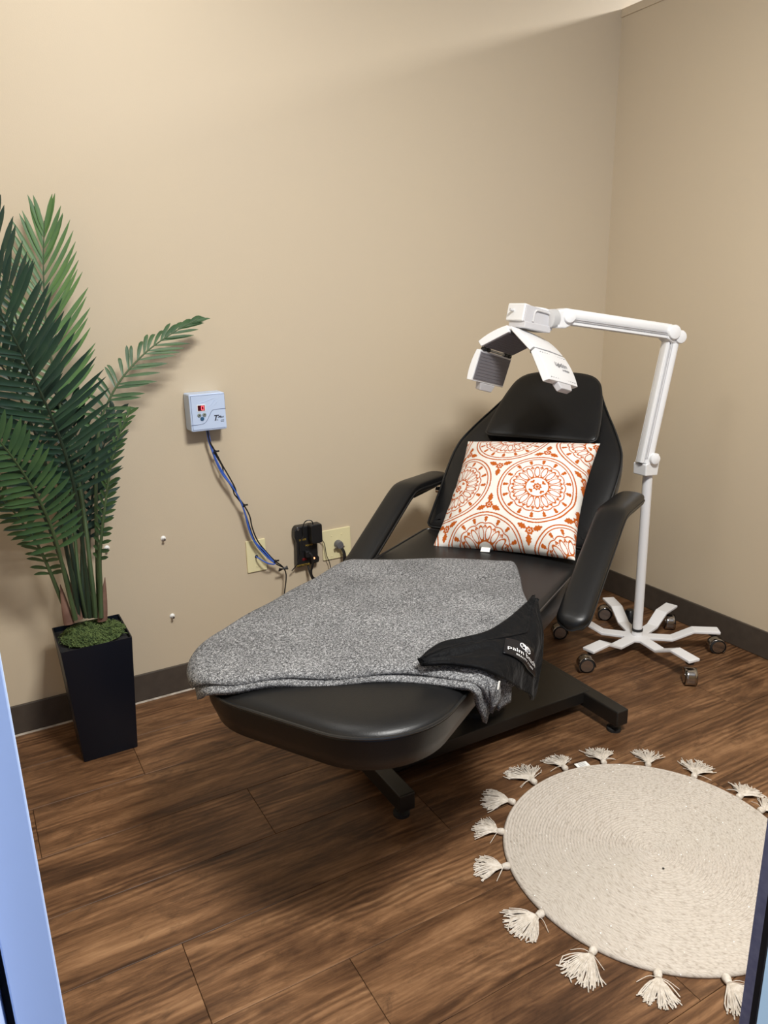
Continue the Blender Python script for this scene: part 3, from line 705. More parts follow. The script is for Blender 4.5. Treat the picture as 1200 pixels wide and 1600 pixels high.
def spring_arm(p0, p1, name, up, wdt=0.030, th=0.052):
    p0, p1 = Vector(p0), Vector(p1); ax = (p1-p0).normalized(); n = nf-ax*nf.dot(ax); n.normalize(); u = n.cross(ax)
    if u.dot(up) < 0: u = -u
    L_ = (p1-p0).length
    def shell(u0, u1, hw, nm, par, r=0.010, m='white_plastic'):
        T = frame(p0, u, n, ax)
        return MB().prism(rrect(u0, u1, -hw, hw, r, 5), 0.0, L_, T).build(nm, m, par, smooth=True, angle=30)
    main = shell(-0.006, th*0.62, wdt*0.78, name, ls, 0.016)
    shell(-th*0.42, -0.009, wdt*0.66, 'lower_shell', main, 0.010)
    shell(-0.0095, -0.0055, wdt*0.5, 'channel', main, 0.001, 'grey_plastic')
    for off in (0.003, 0.009):
        a = p0+n*(wdt*0.795)+u*(-off+0.002); 
        MB().tube([a+ax*0.02, a+ax*(L_-0.02)], 0.0014, 6).build('rail', 'grey_plastic', main)
    return main
spring_arm(J1+Vector((0.002, 0, 0.0)), J2+Vector((0.004, 0, -0.012)), 'lower_arm', Vector((1, 0, 0)))
spring_arm(J2+Vector((-0.012, 0, 0.004)), J3+Vector((0.01, 0, 0.0)), 'upper_arm', Vector((0, 0, 1)))
# elbow
elb = MB().prism([(-0.035, 0.022), (0.0, 0.030), (0.034, 0.012), (0.036, -0.012), (0.014, -0.034), (-0.010, -0.026), (-0.034, -0.012)], -0.026, 0.026, frame(J2+Vector((-0.001, 0, -0.004)), (1, 0, 0), (0, 0, 1), (0, -1, 0))).build('elbow', 'white_plastic', ls, bevel=0.006, seg=3)
disc(J2+Vector((-0.012, -0.026, 0.008)), nf, 0.026, 0.010, 'pivot_cap', elb)
disc(J2+Vector((0.022, -0.026, -0.010)), nf, 0.024, 0.010, 'pivot_cap', elb)
# end knuckle and ribbed swivel
kn = MB().prism([(-0.030, 0.028), (0.012, 0.032), (0.030, 0.010), (0.026, -0.026), (0.0, -0.034), (-0.032, -0.032)], -0.024, 0.024, frame(J3, (1, 0, 0), (0, 0, 1), (0, -1, 0))).build('knuckle', 'white_plastic', ls, bevel=0.006, seg=3)
disc(J3+Vector((0.012, -0.025, 0.006)), nf, 0.023, 0.009, 'pivot_cap', kn)
T = frame(J3+Vector((-0.058, 0.0, 0.0)), (0, 1, 0), (0, 0, 1), (1, 0, 0))
prof = []
for k in range(7): prof += [(0.027, k*0.0045), (0.031, k*0.0045+0.0016), (0.027, k*0.0045+0.0034)]
MB().lathe([(0, 0)]+prof+[(0, 0.031)], 28, T).build('swivel_bellows', 'grey_rib', ls, smooth=True)
# panel head frame: a = tunnel axis, rim faces the door
Ay, Tt = math.radians(20), math.radians(13)
aa = Vector((math.cos(Ay)*math.cos(Tt), math.sin(Ay)*math.cos(Tt), -math.sin(Tt)))
P0 = at(797, 510, -0.60)
def onrim(px, py):
    d = Vector(fw+rt*((px-600)/F_PX)-upv*((py-800)/F_PX)); o = Vector(CAM); return o+d*((P0-o).dot(aa)/d.dot(aa))-LS
head = [( (729, 592), (745, 545), (736.5, 594), (751, 546), 'inner'),
        ((747, 533), (792, 508), (751.5, 541), (795.5, 518), 'inner'),
        ((797, 509), (834, 541), (800, 517), (827.5, 547), 'outer'),
        ((836, 543), (858, 592), (829, 549), (848, 596), 'outer')]
cent = onrim(790, 580)
DEP = 0.205
segs = []
for i, (o0, o1, i0, i1, kind) in enumerate(head):
    a0, a1, b0, b1 = [onrim(*q) for q in (o0, o1, i0, i1)]
    mid = (a0+a1)/2; out = (mid-cent).normalized(); bulge = 0.006
    rings = []
    for s in np.linspace(0, 1, 9):
        o_ = a0*(1-s)+a1*s+out*bulge*4*s*(1-s); n_ = b0*(1-s)+b1*s
        rings.append([o_, o_+aa*DEP*0.5+out*0.003, o_+aa*DEP, n_+aa*DEP, n_])
    sg = MB().rings(rings).build('panel', 'white_plastic', ls, smooth=True, angle=35, bevel=0.0015)
    # grey LED face just under the inner side
    inn = -((b1-b0).cross(aa)).normalized()
    if inn.dot(cent-mid) < 0: inn = -inn
    q = [b0*0.94+b1*0.06+aa*0.006, b0*0.06+b1*0.94+aa*0.006, b0*0.06+b1*0.94+aa*(DEP-0.006), b0*0.94+b1*0.06+aa*(DEP-0.006)]
    MB().add([v+inn*0.0004 for v in q]+[v+inn*0.0022 for v in q], [(0, 1, 2, 3), (4, 7, 6, 5), (0, 4, 5, 1), (1, 5, 6, 2), (2, 6, 7, 3), (3, 7, 4, 0)]).build('led_face', 'led_face', sg)
    segs.append((sg, a0, a1, b0, b1, out, inn))
    nrow = 9
    for k in range(nrow):       # rows of LED lens ridges
        s = (k+1)/(nrow+1); c0 = b0*(1-s)+b1*s+inn*0.0024
        MB().tube([c0+aa*0.014, c0+aa*(DEP-0.014)], 0.0009, 5).build('lens_row', 'led_face', sg)
# hinges with silver pins between panels
for k in range(3):
    sg, a0, a1, b0, b1, out, inn = segs[k]; sg2 = segs[k+1]
    hp_ = (b1+sg2[3])/2
    h = MB().tube([hp_+aa*0.05, hp_+aa*(DEP-0.05)], 0.0042, 10).build('hinge_pin', 'steel', ls, smooth=True)
    for s in (0.02, 0.045, DEP-0.045, DEP-0.02):
        MB().lathe([(0, -0.008), (0.007, -0.008), (0.007, 0.008), (0, 0.008)], 12, frame(hp_+aa*s, aa.orthogonal(), aa.cross(aa.orthogonal()), aa)).build('hinge_knuckle', 'black_plastic', h, smooth=True)
# end lips below the outer panels
for idx, end in ((0, 0), (3, 1)):
    sg, a0, a1, b0, b1, out, inn = segs[idx]
    e = a0 if end == 0 else a1; eb = b0 if end == 0 else b1; dirv = ((a0-a1) if end == 0 else (a1-a0)).normalized()
    c = (e+eb)/2+aa*DEP*0.52+dirv*0.006
    MB().prism([(-0.048, -0.006), (0.048, -0.006), (0.036, 0.020), (-0.036, 0.020)], -0.011, 0.011, frame(c, aa, dirv, aa.cross(dirv))).build('end_lip', 'grey_plastic', sg, bevel=0.003)
# print on the outer panel
sg, a0, a1, b0, b1, out, inn = segs[3]
ln = (a1-a0).normalized(); on = aa.cross(ln)
if on.dot(out) < 0: on = -on
xx = aa
yy = -ln
c = a0*0.58+a1*0.42+aa*DEP*0.58+out*0.0105
link('lettering', text_mesh('LightStim', 0.022, frame(c, xx, yy, xx.cross(yy)), bold=0.0), 'ink', sg)
c2 = a0*0.42+a1*0.58+aa*DEP*0.68+out*0.0105
link('lettering', text_mesh('for Wrinkles', 0.009, frame(c2, xx, yy, xx.cross(yy))), 'ink', sg)
for s_ in (0.10, 0.90):        # slotted vent rows
    for k in range(12):
        c = a0*(1-s_)+a1*s_+aa*(0.02+k*(DEP-0.04)/11)+out*(0.006*4*s_*(1-s_)+0.0016)
        MB().box(c, (0.007, 0.0012, 0.0012), frame((0, 0, 0), aa, ln, on).to_3x3()).build('vent_slot', 'ink', sg)
# mount box above the panels
mt = onrim(803, 482)
bxv = Vector((math.cos(math.radians(3)), math.sin(math.radians(3)), 0)); sdv = bxv.cross(Vector((0, 0, 1)))     # sdv points towards the door side
tilt = Matrix.Rotation(math.radians(11), 3, sdv)
ba = tilt @ bxv; bu = tilt @ Vector((0, 0, 1))
if ba.z > 0: tilt = Matrix.Rotation(math.radians(-11), 3, sdv); ba = tilt @ bxv; bu = tilt @ Vector((0, 0, 1))
bc = (at(829, 494, -0.56)-LS)
TM = frame(bc, ba, bu.cross(ba), bu)
mb_ = MB().prism([(-0.072, -0.026), (0.066, -0.040), (0.068, 0.026), (0.04, 0.030), (0.01, 0.022), (-0.070, 0.032)], -0.042, 0.042, TM @ Matrix.Rotation(math.radians(90), 4, 'X')).build('mount_box', 'white_plastic', ls, bevel=0.005, seg=3)
fs_ = -1.0
pc = MB().prism([(-0.068, -0.026), (0.064, -0.038), (0.066, 0.022), (-0.066, 0.028)], -0.003, 0.003, TM @ Matrix.Translation((0, -0.0430, 0)) @ Matrix.Rotation(math.radians(90), 4, 'X')).build('side_cover', 'grey_plastic', mb_, bevel=0.002)
hdl = [TM @ Vector(q) for q in ((-0.030, -0.0475, -0.022), (-0.026, -0.0485, 0.012), (0.0, -0.0490, 0.016), (0.045, -0.0485, 0.010), (0.050, -0.0475, -0.026))]
MB().tube(smoothline(hdl, 30).tolist(), 0.0035, 8).build('handle', 'grey_rib', mb_, smooth=True)
MB().box(TM @ Vector((-0.005, -0.01, -0.036)), (0.12, 0.08, 0.022), TM.to_3x3()).build('hinge_block', 'grey_plastic', mb_, bevel=0.003)
MB().tube([TM @ Vector((-0.070, 0.01, 0.008)), TM @ Vector((-0.086, 0.01, 0.008))], 0.005, 10).build('thumb_screw', 'grey_rib', mb_, smooth=True)
MB().lathe([(0, 0.02), (0.040, 0.02), (0.042, 0.030), (0.040, 0.040), (0.030, 0.044), (0, 0.045)], 28, TM @ Matrix.Translation((0.030, 0.0, -0.012))).build('top_cap', 'white_plastic', mb_, smooth=True)
# mains cord running down behind the pole
MB().tube(smoothline([ptop+Vector((0.03, 0.03, 0.0)), ptop+Vector((0.036, 0.03, -0.14)), Vector((0.030, 0.025, 0.42)), Vector((0.040, 0.03, 0.30)), Vector((0.02, 0.025, 0.15)), Vector((0.03, 0.05, 0.075))], 50).tolist(), 0.004, 8).build('power_cord', 'black_wire', ls, smooth=True)
for zz in (0.50, 0.36, 0.26): MB().lathe([(0, -0.007), (0.0225, -0.007), (0.0225, 0.007), (0, 0.007)], 18, Matrix.Translation(ptop*((zz-0.09)/(ptop.z-0.09))*0+Vector((ptop.x*(zz/ptop.z), ptop.y*(zz/ptop.z)+0.004, zz)))).build('cord_strap', 'black_plastic', ls, smooth=True) if zz < 0 else None
# power brick on the floor behind the stand
pb = thing('power_adapter', 'black power adapter cone on the floor behind the lamp stand', 'adapter', (-0.205, -0.455, 0))
MB().lathe([(0, 0), (0.036, 0), (0.036, 0.010), (0.022, 0.058), (0.016, 0.066), (0, 0.066)], 20).build('body', 'black_plastic', pb, smooth=True)
# ------------------------------------------------------------------ rug
RC = Vector((-1.234, -1.494, 0)); RR_ = 0.376
rug = thing('round_rug', 'round ecru braided cotton rug with tassels on the wood floor', 'rug', RC)
NC = 46; prof = []
for k in range(NC):
    r_a, r_b = RR_*k/NC, RR_*(k+1)/NC
    for s in (0.0, 0.25, 0.5, 0.75): prof.append((r_a+(r_b-r_a)*s, 0.0080+0.0036*math.sin(math.pi*s)**0.7))
prof += [(RR_, 0.0085), (RR_+0.002, 0.005), (RR_+0.001, 0.001), (RR_-0.004, 0.0004)]
prof[0] = (0.0005, 0.009)
n = 180; rings = []
for (r_, z_) in prof:
    ring = []
    for k in range(n):
        a = 2*math.pi*k/n; rr = r_+ (RR_/NC)*(k/n)*0.0
        wob = 1+0.006*math.sin(3*a+0.5)+0.004*math.sin(5*a+2)
        ring.append((rr*wob*math.cos(a), rr*wob*math.sin(a), z_))
    rings.append(ring)
MB().rings(rings).build('coiled_body', 'rug', rug, smooth=True, angle=180)
def tassel(parent, ang, spread, length, seed, lift=0.0, turn=0.0):
    rs = random.Random(seed); a = math.radians(ang); d = Vector((math.cos(a), math.sin(a), 0)); s = Vector((-d.y, d.x, 0))
    d2 = d*math.cos(turn)+s*math.sin(turn); s2 = Vector((-d2.y, d2.x, 0))
    o = d*(RR_+0.001)
    kn = MB().lathe([(0.0, 0.0), (0.007, 0.001), (0.0095, 0.005), (0.0095, 0.011), (0.0075, 0.018), (0.0065, 0.021), (0.0, 0.022)], 12, frame(o+Vector((0, 0, 0.0095)), s, Vector((0, 0, 1)), d2 if False else d))
    t = kn.build('tassel', 'tassel', parent, smooth=True)
    b = MB(); root = o+d*0.018+Vector((0, 0, 0.009))
    for k in range(90):
        f = rs.uniform(-1, 1); an = f*spread+rs.gauss(0, 0.06); L_ = length*rs.uniform(0.80, 1.08)*(1-0.12*f*f)
        dd = d2*math.cos(an)+s2*math.sin(an); hgt = rs.uniform(0.003, 0.013)
        cv_ = rs.gauss(0, 0.004)
        p1_ = root+dd*L_*0.4+Vector((0, 0, hgt*0.4))+s2*cv_; p2_ = root+dd*L_*0.75+s2*cv_*1.5; p2_.z = max(0.0016, hgt*0.7); p3_ = root+dd*L_+s2*cv_*rs.uniform(-1, 2.5); p3_.z = 0.0016+hgt*0.25
        b.tube(smoothline([root+s2*rs.uniform(-.004, .004), p1_, p2_, p3_], 6).tolist(), [0.0012, 0.0014, 0.0014, 0.0014, 0.0014, 0.0013], 4)
    for k in range(2):         # stray tie ends
        an = rs.choice((-1, 1))*rs.uniform(0.9, 1.6); dd = d*math.cos(an)+s*math.sin(an)
        b.tube(smoothline([root, root+dd*0.02+Vector((0, 0, 0.004)), root+dd*0.045+d*rs.uniform(-.01, .012)+Vector((0, 0, -0.006))], 7).tolist(), 0.0008, 4)
    st = b.build('strands', 'tassel', t); st['kind'] = 'stuff'
TP = [(-1.534, -1.228), (-1.578, -1.352), (-1.608, -1.509), (-1.577, -1.643), (-1.504, -1.753), (-1.395, -1.837), (-1.438, -1.119), (-1.313, -1.071), (-1.174, -1.069), (-1.042, -1.121), (-0.924, -1.205), (-0.844, -1.326), (-0.818, -1.47)]
angs = [math.degrees(math.atan2(y+1.494, x+1.234)) % 360 for x, y in TP]
angs += [v for v in (265, 287, 309, 331, 353)]
for i, a in enumerate(angs):
    tassel(rug, a, 0.66+0.25*((i*37) % 5)/5, 0.068+0.006*((i*13) % 4), 100+i, turn=((i*29) % 7-3)*0.10)
tg_a = math.atan2(-1.102+1.494, -1.112+1.234); tg = Vector((math.cos(tg_a), math.sin(tg_a), 0))
MB().box(tg*(RR_+0.014)+Vector((0, 0, 0.004)), (0.026, 0.042, 0.0012), Matrix.Rotation(tg_a+0.15, 3, 'Z')).build('care_tag', 'white_tag', rug)
b = MB()
for k in range(5): b.box(tg*(RR_+0.008+0.004*k)+Vector((0, 0, 0.0048)), (0.0012, 0.024, 0.0004), Matrix.Rotation(tg_a+0.15, 3, 'Z'))
b.build('tag_print', 'ink', rug)
sp_ = Vector((-1.262, -1.558, 0.0128))-RC
MB().lathe([(0, 0), (0.003, 0.0003), (0.003, 0.0012), (0, 0.0016)], 8, Matrix.Translation(sp_)).build('lint_speck', 'speck', rug)
# ------------------------------------------------------------------ wall devices
# timer box
tb_ = thing('wall_timer', 'pale blue wall timer box with red digit display on the beige wall', 'timer', (-1.891, -0.001, 1.045))
TT = frame((0, 0, 0), (1, 0, 0), (0, 0, 1), (0, -1, 0))      # local: x right, y up, z out of the wall
MB().prism(rrect(-0.062, 0.062, -0.0635, 0.0635, 0.006, 3), 0.0, 0.068, TT).build('housing', 'timer', tb_, bevel=0.004, seg=3)
fp_ = MB().prism(rrect(-0.056, 0.0605, -0.057, 0.0585, 0.003, 2), 0.068, 0.0690, TT).build('face_panel', 'timer', tb_)
def line3(pts, r, m, par, name):
    return MB().tube([TT @ Vector((x, y, 0.0693)) for x, y in pts], r, 5).build(name, m, par)
line3([(-0.056, 0.0575), (-0.056, -0.057), (0.056, -0.057)], 0.0004, 'timer_line', fp_, 'outline')
line3([(-0.056, 0.0575), (0.0605, 0.0585), (0.0605, 0.005)], 0.0004, 'timer_line', fp_, 'outline')
line3(smoothline([(-0.061, -0.040), (-0.030, -0.0395), (-0.012, -0.034), (0.002, -0.014), (0.012, 0.002), (0.022, 0.007), (0.062, 0.0075)], 30).tolist(), 0.0007, 'timer_line', fp_, 'swoosh_line')
for a_, c_ in (((-0.030, 0.031), (0.024, 0.047)), ((0.006, 0.020), (0.026, 0.040)), ((0.022, 0.022), (0.034, 0.034))): line3([a_, c_], 0.0009, 'timer', fp_, 'ridge')
MB().prism(rrect(-0.0375, -0.0085, 0.0045, 0.0275, 0.001, 1), 0.069, 0.0705, TT).build('bezel', 'white_plastic', tb_)
dp = MB().prism([(-0.035, 0.007), (-0.011, 0.007), (-0.011, 0.025), (-0.035, 0.025)], 0.0705, 0.0712, TT).build('display', 'disp', tb_)
b = MB(); dx0, dx1, dy0, dy1 = -0.0225, -0.0145, 0.0095, 0.0225; t_ = 0.0022
for (cx_, cy_, sx_, sy_) in (((dx0+dx1)/2, dy1, dx1-dx0, t_), ((dx0+dx1)/2, dy0, dx1-dx0, t_), (dx0, (dy0+dy1)/2, t_, dy1-dy0), (dx1, (dy0+dy1)/2, t_, dy1-dy0)):
    b.prism([(cx_-sx_/2, cy_-sy_/2), (cx_+sx_/2, cy_-sy_/2), (cx_+sx_/2, cy_+sy_/2), (cx_-sx_/2, cy_+sy_/2)], 0.0712, 0.0716, TT)
b.build('digit', 'digit', dp)
for (cx_, cy_, m_, ar) in ((-0.0315, -0.008, 'btn', 1), (-0.014, -0.0075, 'btn', -1), (-0.0225, -0.0205, 'btn_blue', 0)):
    bt = MB().lathe([(0, 0.069), (0.0065, 0.069), (0.0065, 0.0715), (0.0055, 0.0725), (0, 0.0727)], 18, TT @ Matrix.Translation((cx_, cy_, 0))).build('button', m_, tb_, smooth=True)
    if ar: MB().prism([(cx_-0.003*ar, cy_-0.002*ar), (cx_+0.003*ar, cy_-0.002*ar), (cx_, cy_+0.003*ar)], 0.0727, 0.0731, TT).build('arrow', 'black_ink', bt)
link('lettering', text_mesh('T', 0.027, TT @ Matrix.Translation((0.022, -0.023, 0.0692)), shear=0.35, bold=0.0006), 'black_ink', fp_)
link('lettering', text_mesh('-Max', 0.0115, TT @ Matrix.Translation((0.041, -0.0195, 0.0692)), shear=0.3, bold=0.0001), 'black_ink', fp_)
link('lettering', text_mesh('G2', 0.0105, TT @ Matrix.Translation((0.046, -0.0335, 0.0692)), shear=0.3), 'black_ink', fp_)
link('lettering', text_mesh('TM', 0.005, TT @ Matrix.Translation((0.029, -0.030, 0.0692))), 'black_ink', fp_)
# wall plates
def plate(name, label, cx_, cz_, w_, h_, rz=0.0):
    t = thing(name, label, 'wall plate', (cx_, -0.0005, cz_))
    MB().prism(rrect(-w_/2, w_/2, -h_/2, h_/2, 0.003, 2), 0.0, 0.006, TT).build('faceplate', 'cream_plate', t, bevel=0.002)
    return t
p1 = plate('cable_wall_plate', 'ivory single wall plate with one blue cable through its centre hole', -1.735, 0.478, 0.077, 0.126)
MB().lathe([(0, 0.005), (0.0065, 0.005), (0.0065, 0.0066), (0, 0.0066)], 14, TT @ Matrix.Translation((-0.001, -0.003, 0))).build('cable_hole', 'black_plastic', p1)
def screws(t, pts):
    for x, y in pts: MB().lathe([(0, 0.0055), (0.0034, 0.0055), (0.003, 0.0072), (0, 0.0076)], 10, TT @ Matrix.Translation((x, y, 0))).build('screw', 'cream_plate', t, smooth=True)
screws(p1, ((-0.001, 0.040), (-0.001, -0.043)))
p2 = plate('outlet_wall_plate', 'ivory double wall plate with a grey plug and black cord', -1.398, 0.465, 0.124, 0.124)
screws(p2, ((-0.022, 0.036), (0.022, 0.036), (-0.024, -0.048), (0.022, -0.048)))
pg = MB().lathe([(0, 0.006), (0.017, 0.006), (0.017, 0.020), (0.014, 0.030), (0, 0.031)], 22, TT @ Matrix.Translation((0.004, -0.002, 0))).build('plug', 'plug_grey', p2, smooth=True)
MB().tube([TT @ Vector(q) for q in ((-0.012, -0.008, 0.020), (0.0, -0.013, 0.027), (0.018, -0.012, 0.022))], 0.0030, 8).build('clamp_bar', 'steel', pg, smooth=True)
for sx_ in (-0.013, 0.020): MB().lathe([(0, 0.018), (0.0042, 0.018), (0.0042, 0.027), (0, 0.027)], 10, TT @ Matrix.Translation((sx_, -0.011, 0))).build('clamp_screw', 'steel', pg, smooth=True)
for k, dx_ in enumerate((0.013, 0.021)):
    MB().tube([TT @ Vector(q) for q in smoothline([(0.008+k*0.004, -0.012, 0.024), (0.014+k*0.004, -0.03, 0.034), (dx_, -0.06, 0.036), (dx_+0.002, -0.12, 0.03), (dx_, -0.24, 0.025), (dx_-0.01, -0.42, 0.02)], 30)], 0.0042, 8).build('cord', 'black_wire', pg, smooth=True)
# surge protector
sp = thing('surge_protector', 'black wall-mounted surge protector with adapter and orange light', 'power strip', (-1.538, -0.0005, 0.487))
TS = TT @ Matrix.Rotation(math.radians(0), 4, 'Z')
body = MB().prism([(-0.046, -0.080), (0.047, -0.074), (0.050, -0.055), (0.044, -0.045), (0.044, 0.070), (0.036, 0.084), (-0.038, 0.084), (-0.048, 0.072), (-0.050, 0.045), (-0.042, 0.02)], 0.0, 0.034, TS).build('housing', 'black_plastic', sp, bevel=0.004, seg=2)
MB().lathe([(0, 0.033), (0.005, 0.033), (0.005, 0.036), (0, 0.037)], 12, TS @ Matrix.Translation((-0.034, 0.074, 0))).build('mount_screw', 'steel', sp, smooth=True)
for cy_ in (0.052, 0.015, -0.018):
    for dx_ in (-0.008, 0.004): MB().prism([(-0.014+dx_, cy_-0.004), (-0.012+dx_, cy_-0.004), (-0.012+dx_, cy_+0.004), (-0.014+dx_, cy_+0.004)], 0.0335, 0.0344, TS).build('slot', 'gap', body)
for txt, x_, y_, s_ in (('SURGE', -0.018, 0.030, 0.010), ('POWER', 0.008, 0.004, 0.009), ('PROTECTOR', -0.022, -0.072, 0.010)):
    link('lettering', text_mesh(txt, s_, TS @ Matrix.Translation((x_, y_, 0.0344))), 'gold_ink', body)
MB().prism([(-0.024, -0.054), (-0.006, -0.054), (-0.006, -0.044), (-0.024, -0.044)], 0.034, 0.037, TS).build('switch', 'red_switch', sp, bevel=0.001)
MB().lathe([(0, 0.034), (0.0038, 0.034), (0.0034, 0.0362), (0, 0.037)], 12, TS @ Matrix.Translation((0.026, -0.053, 0))).build('indicator_light', 'orange_led', sp, smooth=True)
ad = MB().prism(rrect(0.004, 0.050, 0.018, 0.094, 0.008, 3), 0.034, 0.072, TS).build('plug_adapter', 'black_plastic', sp, bevel=0.004, seg=3)
MB().tube([TS @ Vector(q) for q in smoothline([(0.020, 0.092, 0.055), (0.014, 0.106, 0.056), (-0.002, 0.110, 0.052), (-0.014, 0.098, 0.046), (-0.018, 0.070, 0.043), (-0.016, 0.048, 0.042), (-0.032, 0.020, 0.042), (-0.034, -0.03, 0.04), (-0.046, -0.062, 0.036), (-0.068, -0.088, 0.03)], 60)], 0.0022, 6).build('adapter_cord', 'black_wire', ad, smooth=True)
pl2 = MB().prism(rrect(-0.016, 0.002, -0.040, -0.012, 0.005, 2), 0.034, 0.056, TS).build('cord_plug', 'black_plastic', sp, bevel=0.003)
MB().tube([TS @ Vector(q) for q in smoothline([(-0.004, -0.018, 0.05), (0.008, -0.034, 0.058), (0.010, -0.07, 0.054), (0.006, -0.10, 0.045), (0.012, -0.125, 0.04), (0.032, -0.150, 0.04), (0.05, -0.20, 0.04), (0.05, -0.36, 0.04)], 44)], 0.0046, 8).build('plug_cord', 'black_wire', pl2, smooth=True)
MB().tube([TS @ Vector(q) for q in smoothline([(0.004, -0.078, 0.02), (0.004, -0.10, 0.03), (0.014, -0.135, 0.032), (0.028, -0.17, 0.03), (0.03, -0.30, 0.03)], 30)], 0.0036, 8).build('supply_cord', 'black_wire', sp, smooth=True)
# thin loose cable between strip and double plate
tc_ = thing('thin_black_cable', 'thin loose black cable hanging between the surge protector and double plate', 'cable', (-1.478, -0.02, 0.50))
MB().tube(smoothline([(-0.005, 0.004, 0.0), (0.010, 0.0, -0.004), (0.020, 0.0, -0.025), (0.026, 0.0, -0.07), (0.040, 0.0, -0.115), (0.042, 0.0, -0.20), (0.03, 0.0, -0.33)], 36).tolist(), 0.0017, 6).build('wire', 'black_wire', tc_, smooth=True)
# cable bundle from timer to plates
cb = thing('cable_bundle', 'twisted blue and black cable bundle hanging from the wall timer', 'cable', (-1.882, -0.03, 0.98))
def cpath(pts, n=70):
    o = Vector((-1.882, -0.03, 0.98)); return [Vector(q)-o for q in smoothline([tuple(at(x, y, Y)) for x, y, Y in pts], n)]
MB().tube(cpath([(323, 672, -.035), (326, 688, -.035), (331, 703, -.035), (338, 722, -.04), (347, 740, -.045), (360, 757, -.05), (369, 770, -.05), (378, 788, -.045), (384, 806, -.04), (391, 831, -.035), (399, 847, -.035), (412, 860, -.04), (428, 878, -.045)]), 0.0030, 8).build('blue_wire', 'blue_wire', cb, smooth=True)
MB().tube(cpath([(325, 672, -.035), (331, 700, -.035), (342, 727, -.045), (355, 748, -.045), (366, 764, -.045), (375, 782, -.045), (382, 800, -.045), (388, 824, -.04), (395, 842, -.04), (404, 856, -.04), (418, 871, -.045), (430, 881, -.045), (418, 880, -.05), (404, 872, -.03), (400, 869.5, -.006)], 90), 0.0027, 8).build('blue_wire', 'blue_wire', cb, smooth=True)
MB().tube(cpath([(324, 672, -.04), (328, 690, -.04), (335, 703, -.04), (347, 726, -.04), (358, 745, -.045), (367, 762, -.05), (371, 775, -.045), (381, 789, -.045), (390, 806, -.045), (394, 824, -.045), (402, 844, -.04), (414, 860, -.04), (429, 876, -.045), (440, 884, -.04), (446, 893, -.04), (447, 905, -.04), (444, 930, -.035), (440, 960, -.03)], 100), 0.0026, 8).build('black_wire', 'black_wire', cb, smooth=True)
MB().tube(cpath([(324, 672, -.03), (327, 692, -.03), (334, 706, -.035), (347, 728, -.035), (350, 741, -.04), (364, 765, -.04), (366, 772, -.04), (378, 788, -.04), (386, 810, -.035), (397, 842, -.035), (412, 862, -.035), (430, 880, -.04), (444, 887, -.04)], 90), 0.0024, 8).build('black_wire', 'black_wire', cb, smooth=True)
for px_, py_ in ((336, 706), (381, 790), (430, 877)):
    c = at(px_, py_, -.045)-Vector((-1.882, -0.03, 0.98))
    MB().lathe([(0, -0.003), (0.0065, -0.003), (0.0065, 0.003), (0, 0.003)], 12, frame(c, (0, 1, 0), (0.8, 0, 0.5), (0.5, 0, -0.85))).build('cable_tie', 'black_plastic', cb, smooth=True)
    MB().box(c+Vector((0.009, -0.003, 0.002)), (0.010, 0.005, 0.005)).build('cable_tie', 'black_plastic', cb)
c = at(442, 888, -.045)-Vector((-1.882, -0.03, 0.98))
b = MB()
for k in range(5): b.tube([c+Vector((-0.018, -0.002*k, -0.004+0.003*k-0.004)), c+Vector((0, -0.004-0.001*k, 0)), c+Vector((0.018, -0.002*k, 0.005-0.002*k))], 0.0026, 6)
b.build('cable_tie', 'black_plastic', cb, smooth=True)
# screws in wall anchors
for (px_, py_, lab_) in ((255, 841, 'screw in a white wall anchor, nearer the ivory wall plates'), (167, 856, 'screw in a white wall anchor close beside the palm stalks'), (269, 962, 'lone low screw in a white wall anchor above the baseboard')):
    q = at(px_, py_, 0.0); s = thing('wall_screw', lab_, 'screw', (q.x, -0.0005, q.z), group='screws in the beige wall')
    MB().lathe([(0, 0.0), (0.009, 0.0), (0.009, 0.0015), (0.0045, 0.004), (0.0045, 0.010), (0, 0.010)], 16, TT).build('anchor', 'anchor', s, smooth=True)
    MB().lathe([(0, 0.008), (0.0028, 0.008), (0.0028, 0.018), (0.0045, 0.019), (0.004, 0.0215), (0, 0.022)], 12, TT).build('screw_shank', 'steel', s, smooth=True)
# ------------------------------------------------------------------ palm
pt = thing('potted_palm', 'artificial palm in a tall black tapered square planter with green moss', 'potted plant', (-2.370, -0.205, 0))
PO = Vector((-2.370, -0.205, 0))
def sq(w_, z_, cx_=0.0, cy_=0.0, r=0.004):
    return [(x+cx_, y+cy_, z_) for x, y in rrect(-w_/2, w_/2, -w_/2, w_/2, r, 2)]
MB().rings([sq(0.166, 0.0), sq(0.168, 0.003), sq(0.211, 0.398), sq(0.211, 0.400), sq(0.204, 0.400), sq(0.203, 0.385), sq(0.202, 0.382)]).build('planter', 'planter', pt, smooth=True, angle=30)
MB().box((0, 0, 0.383), (0.2015, 0.2015, 0.003)).build('planter_insert', 'soil', pt)
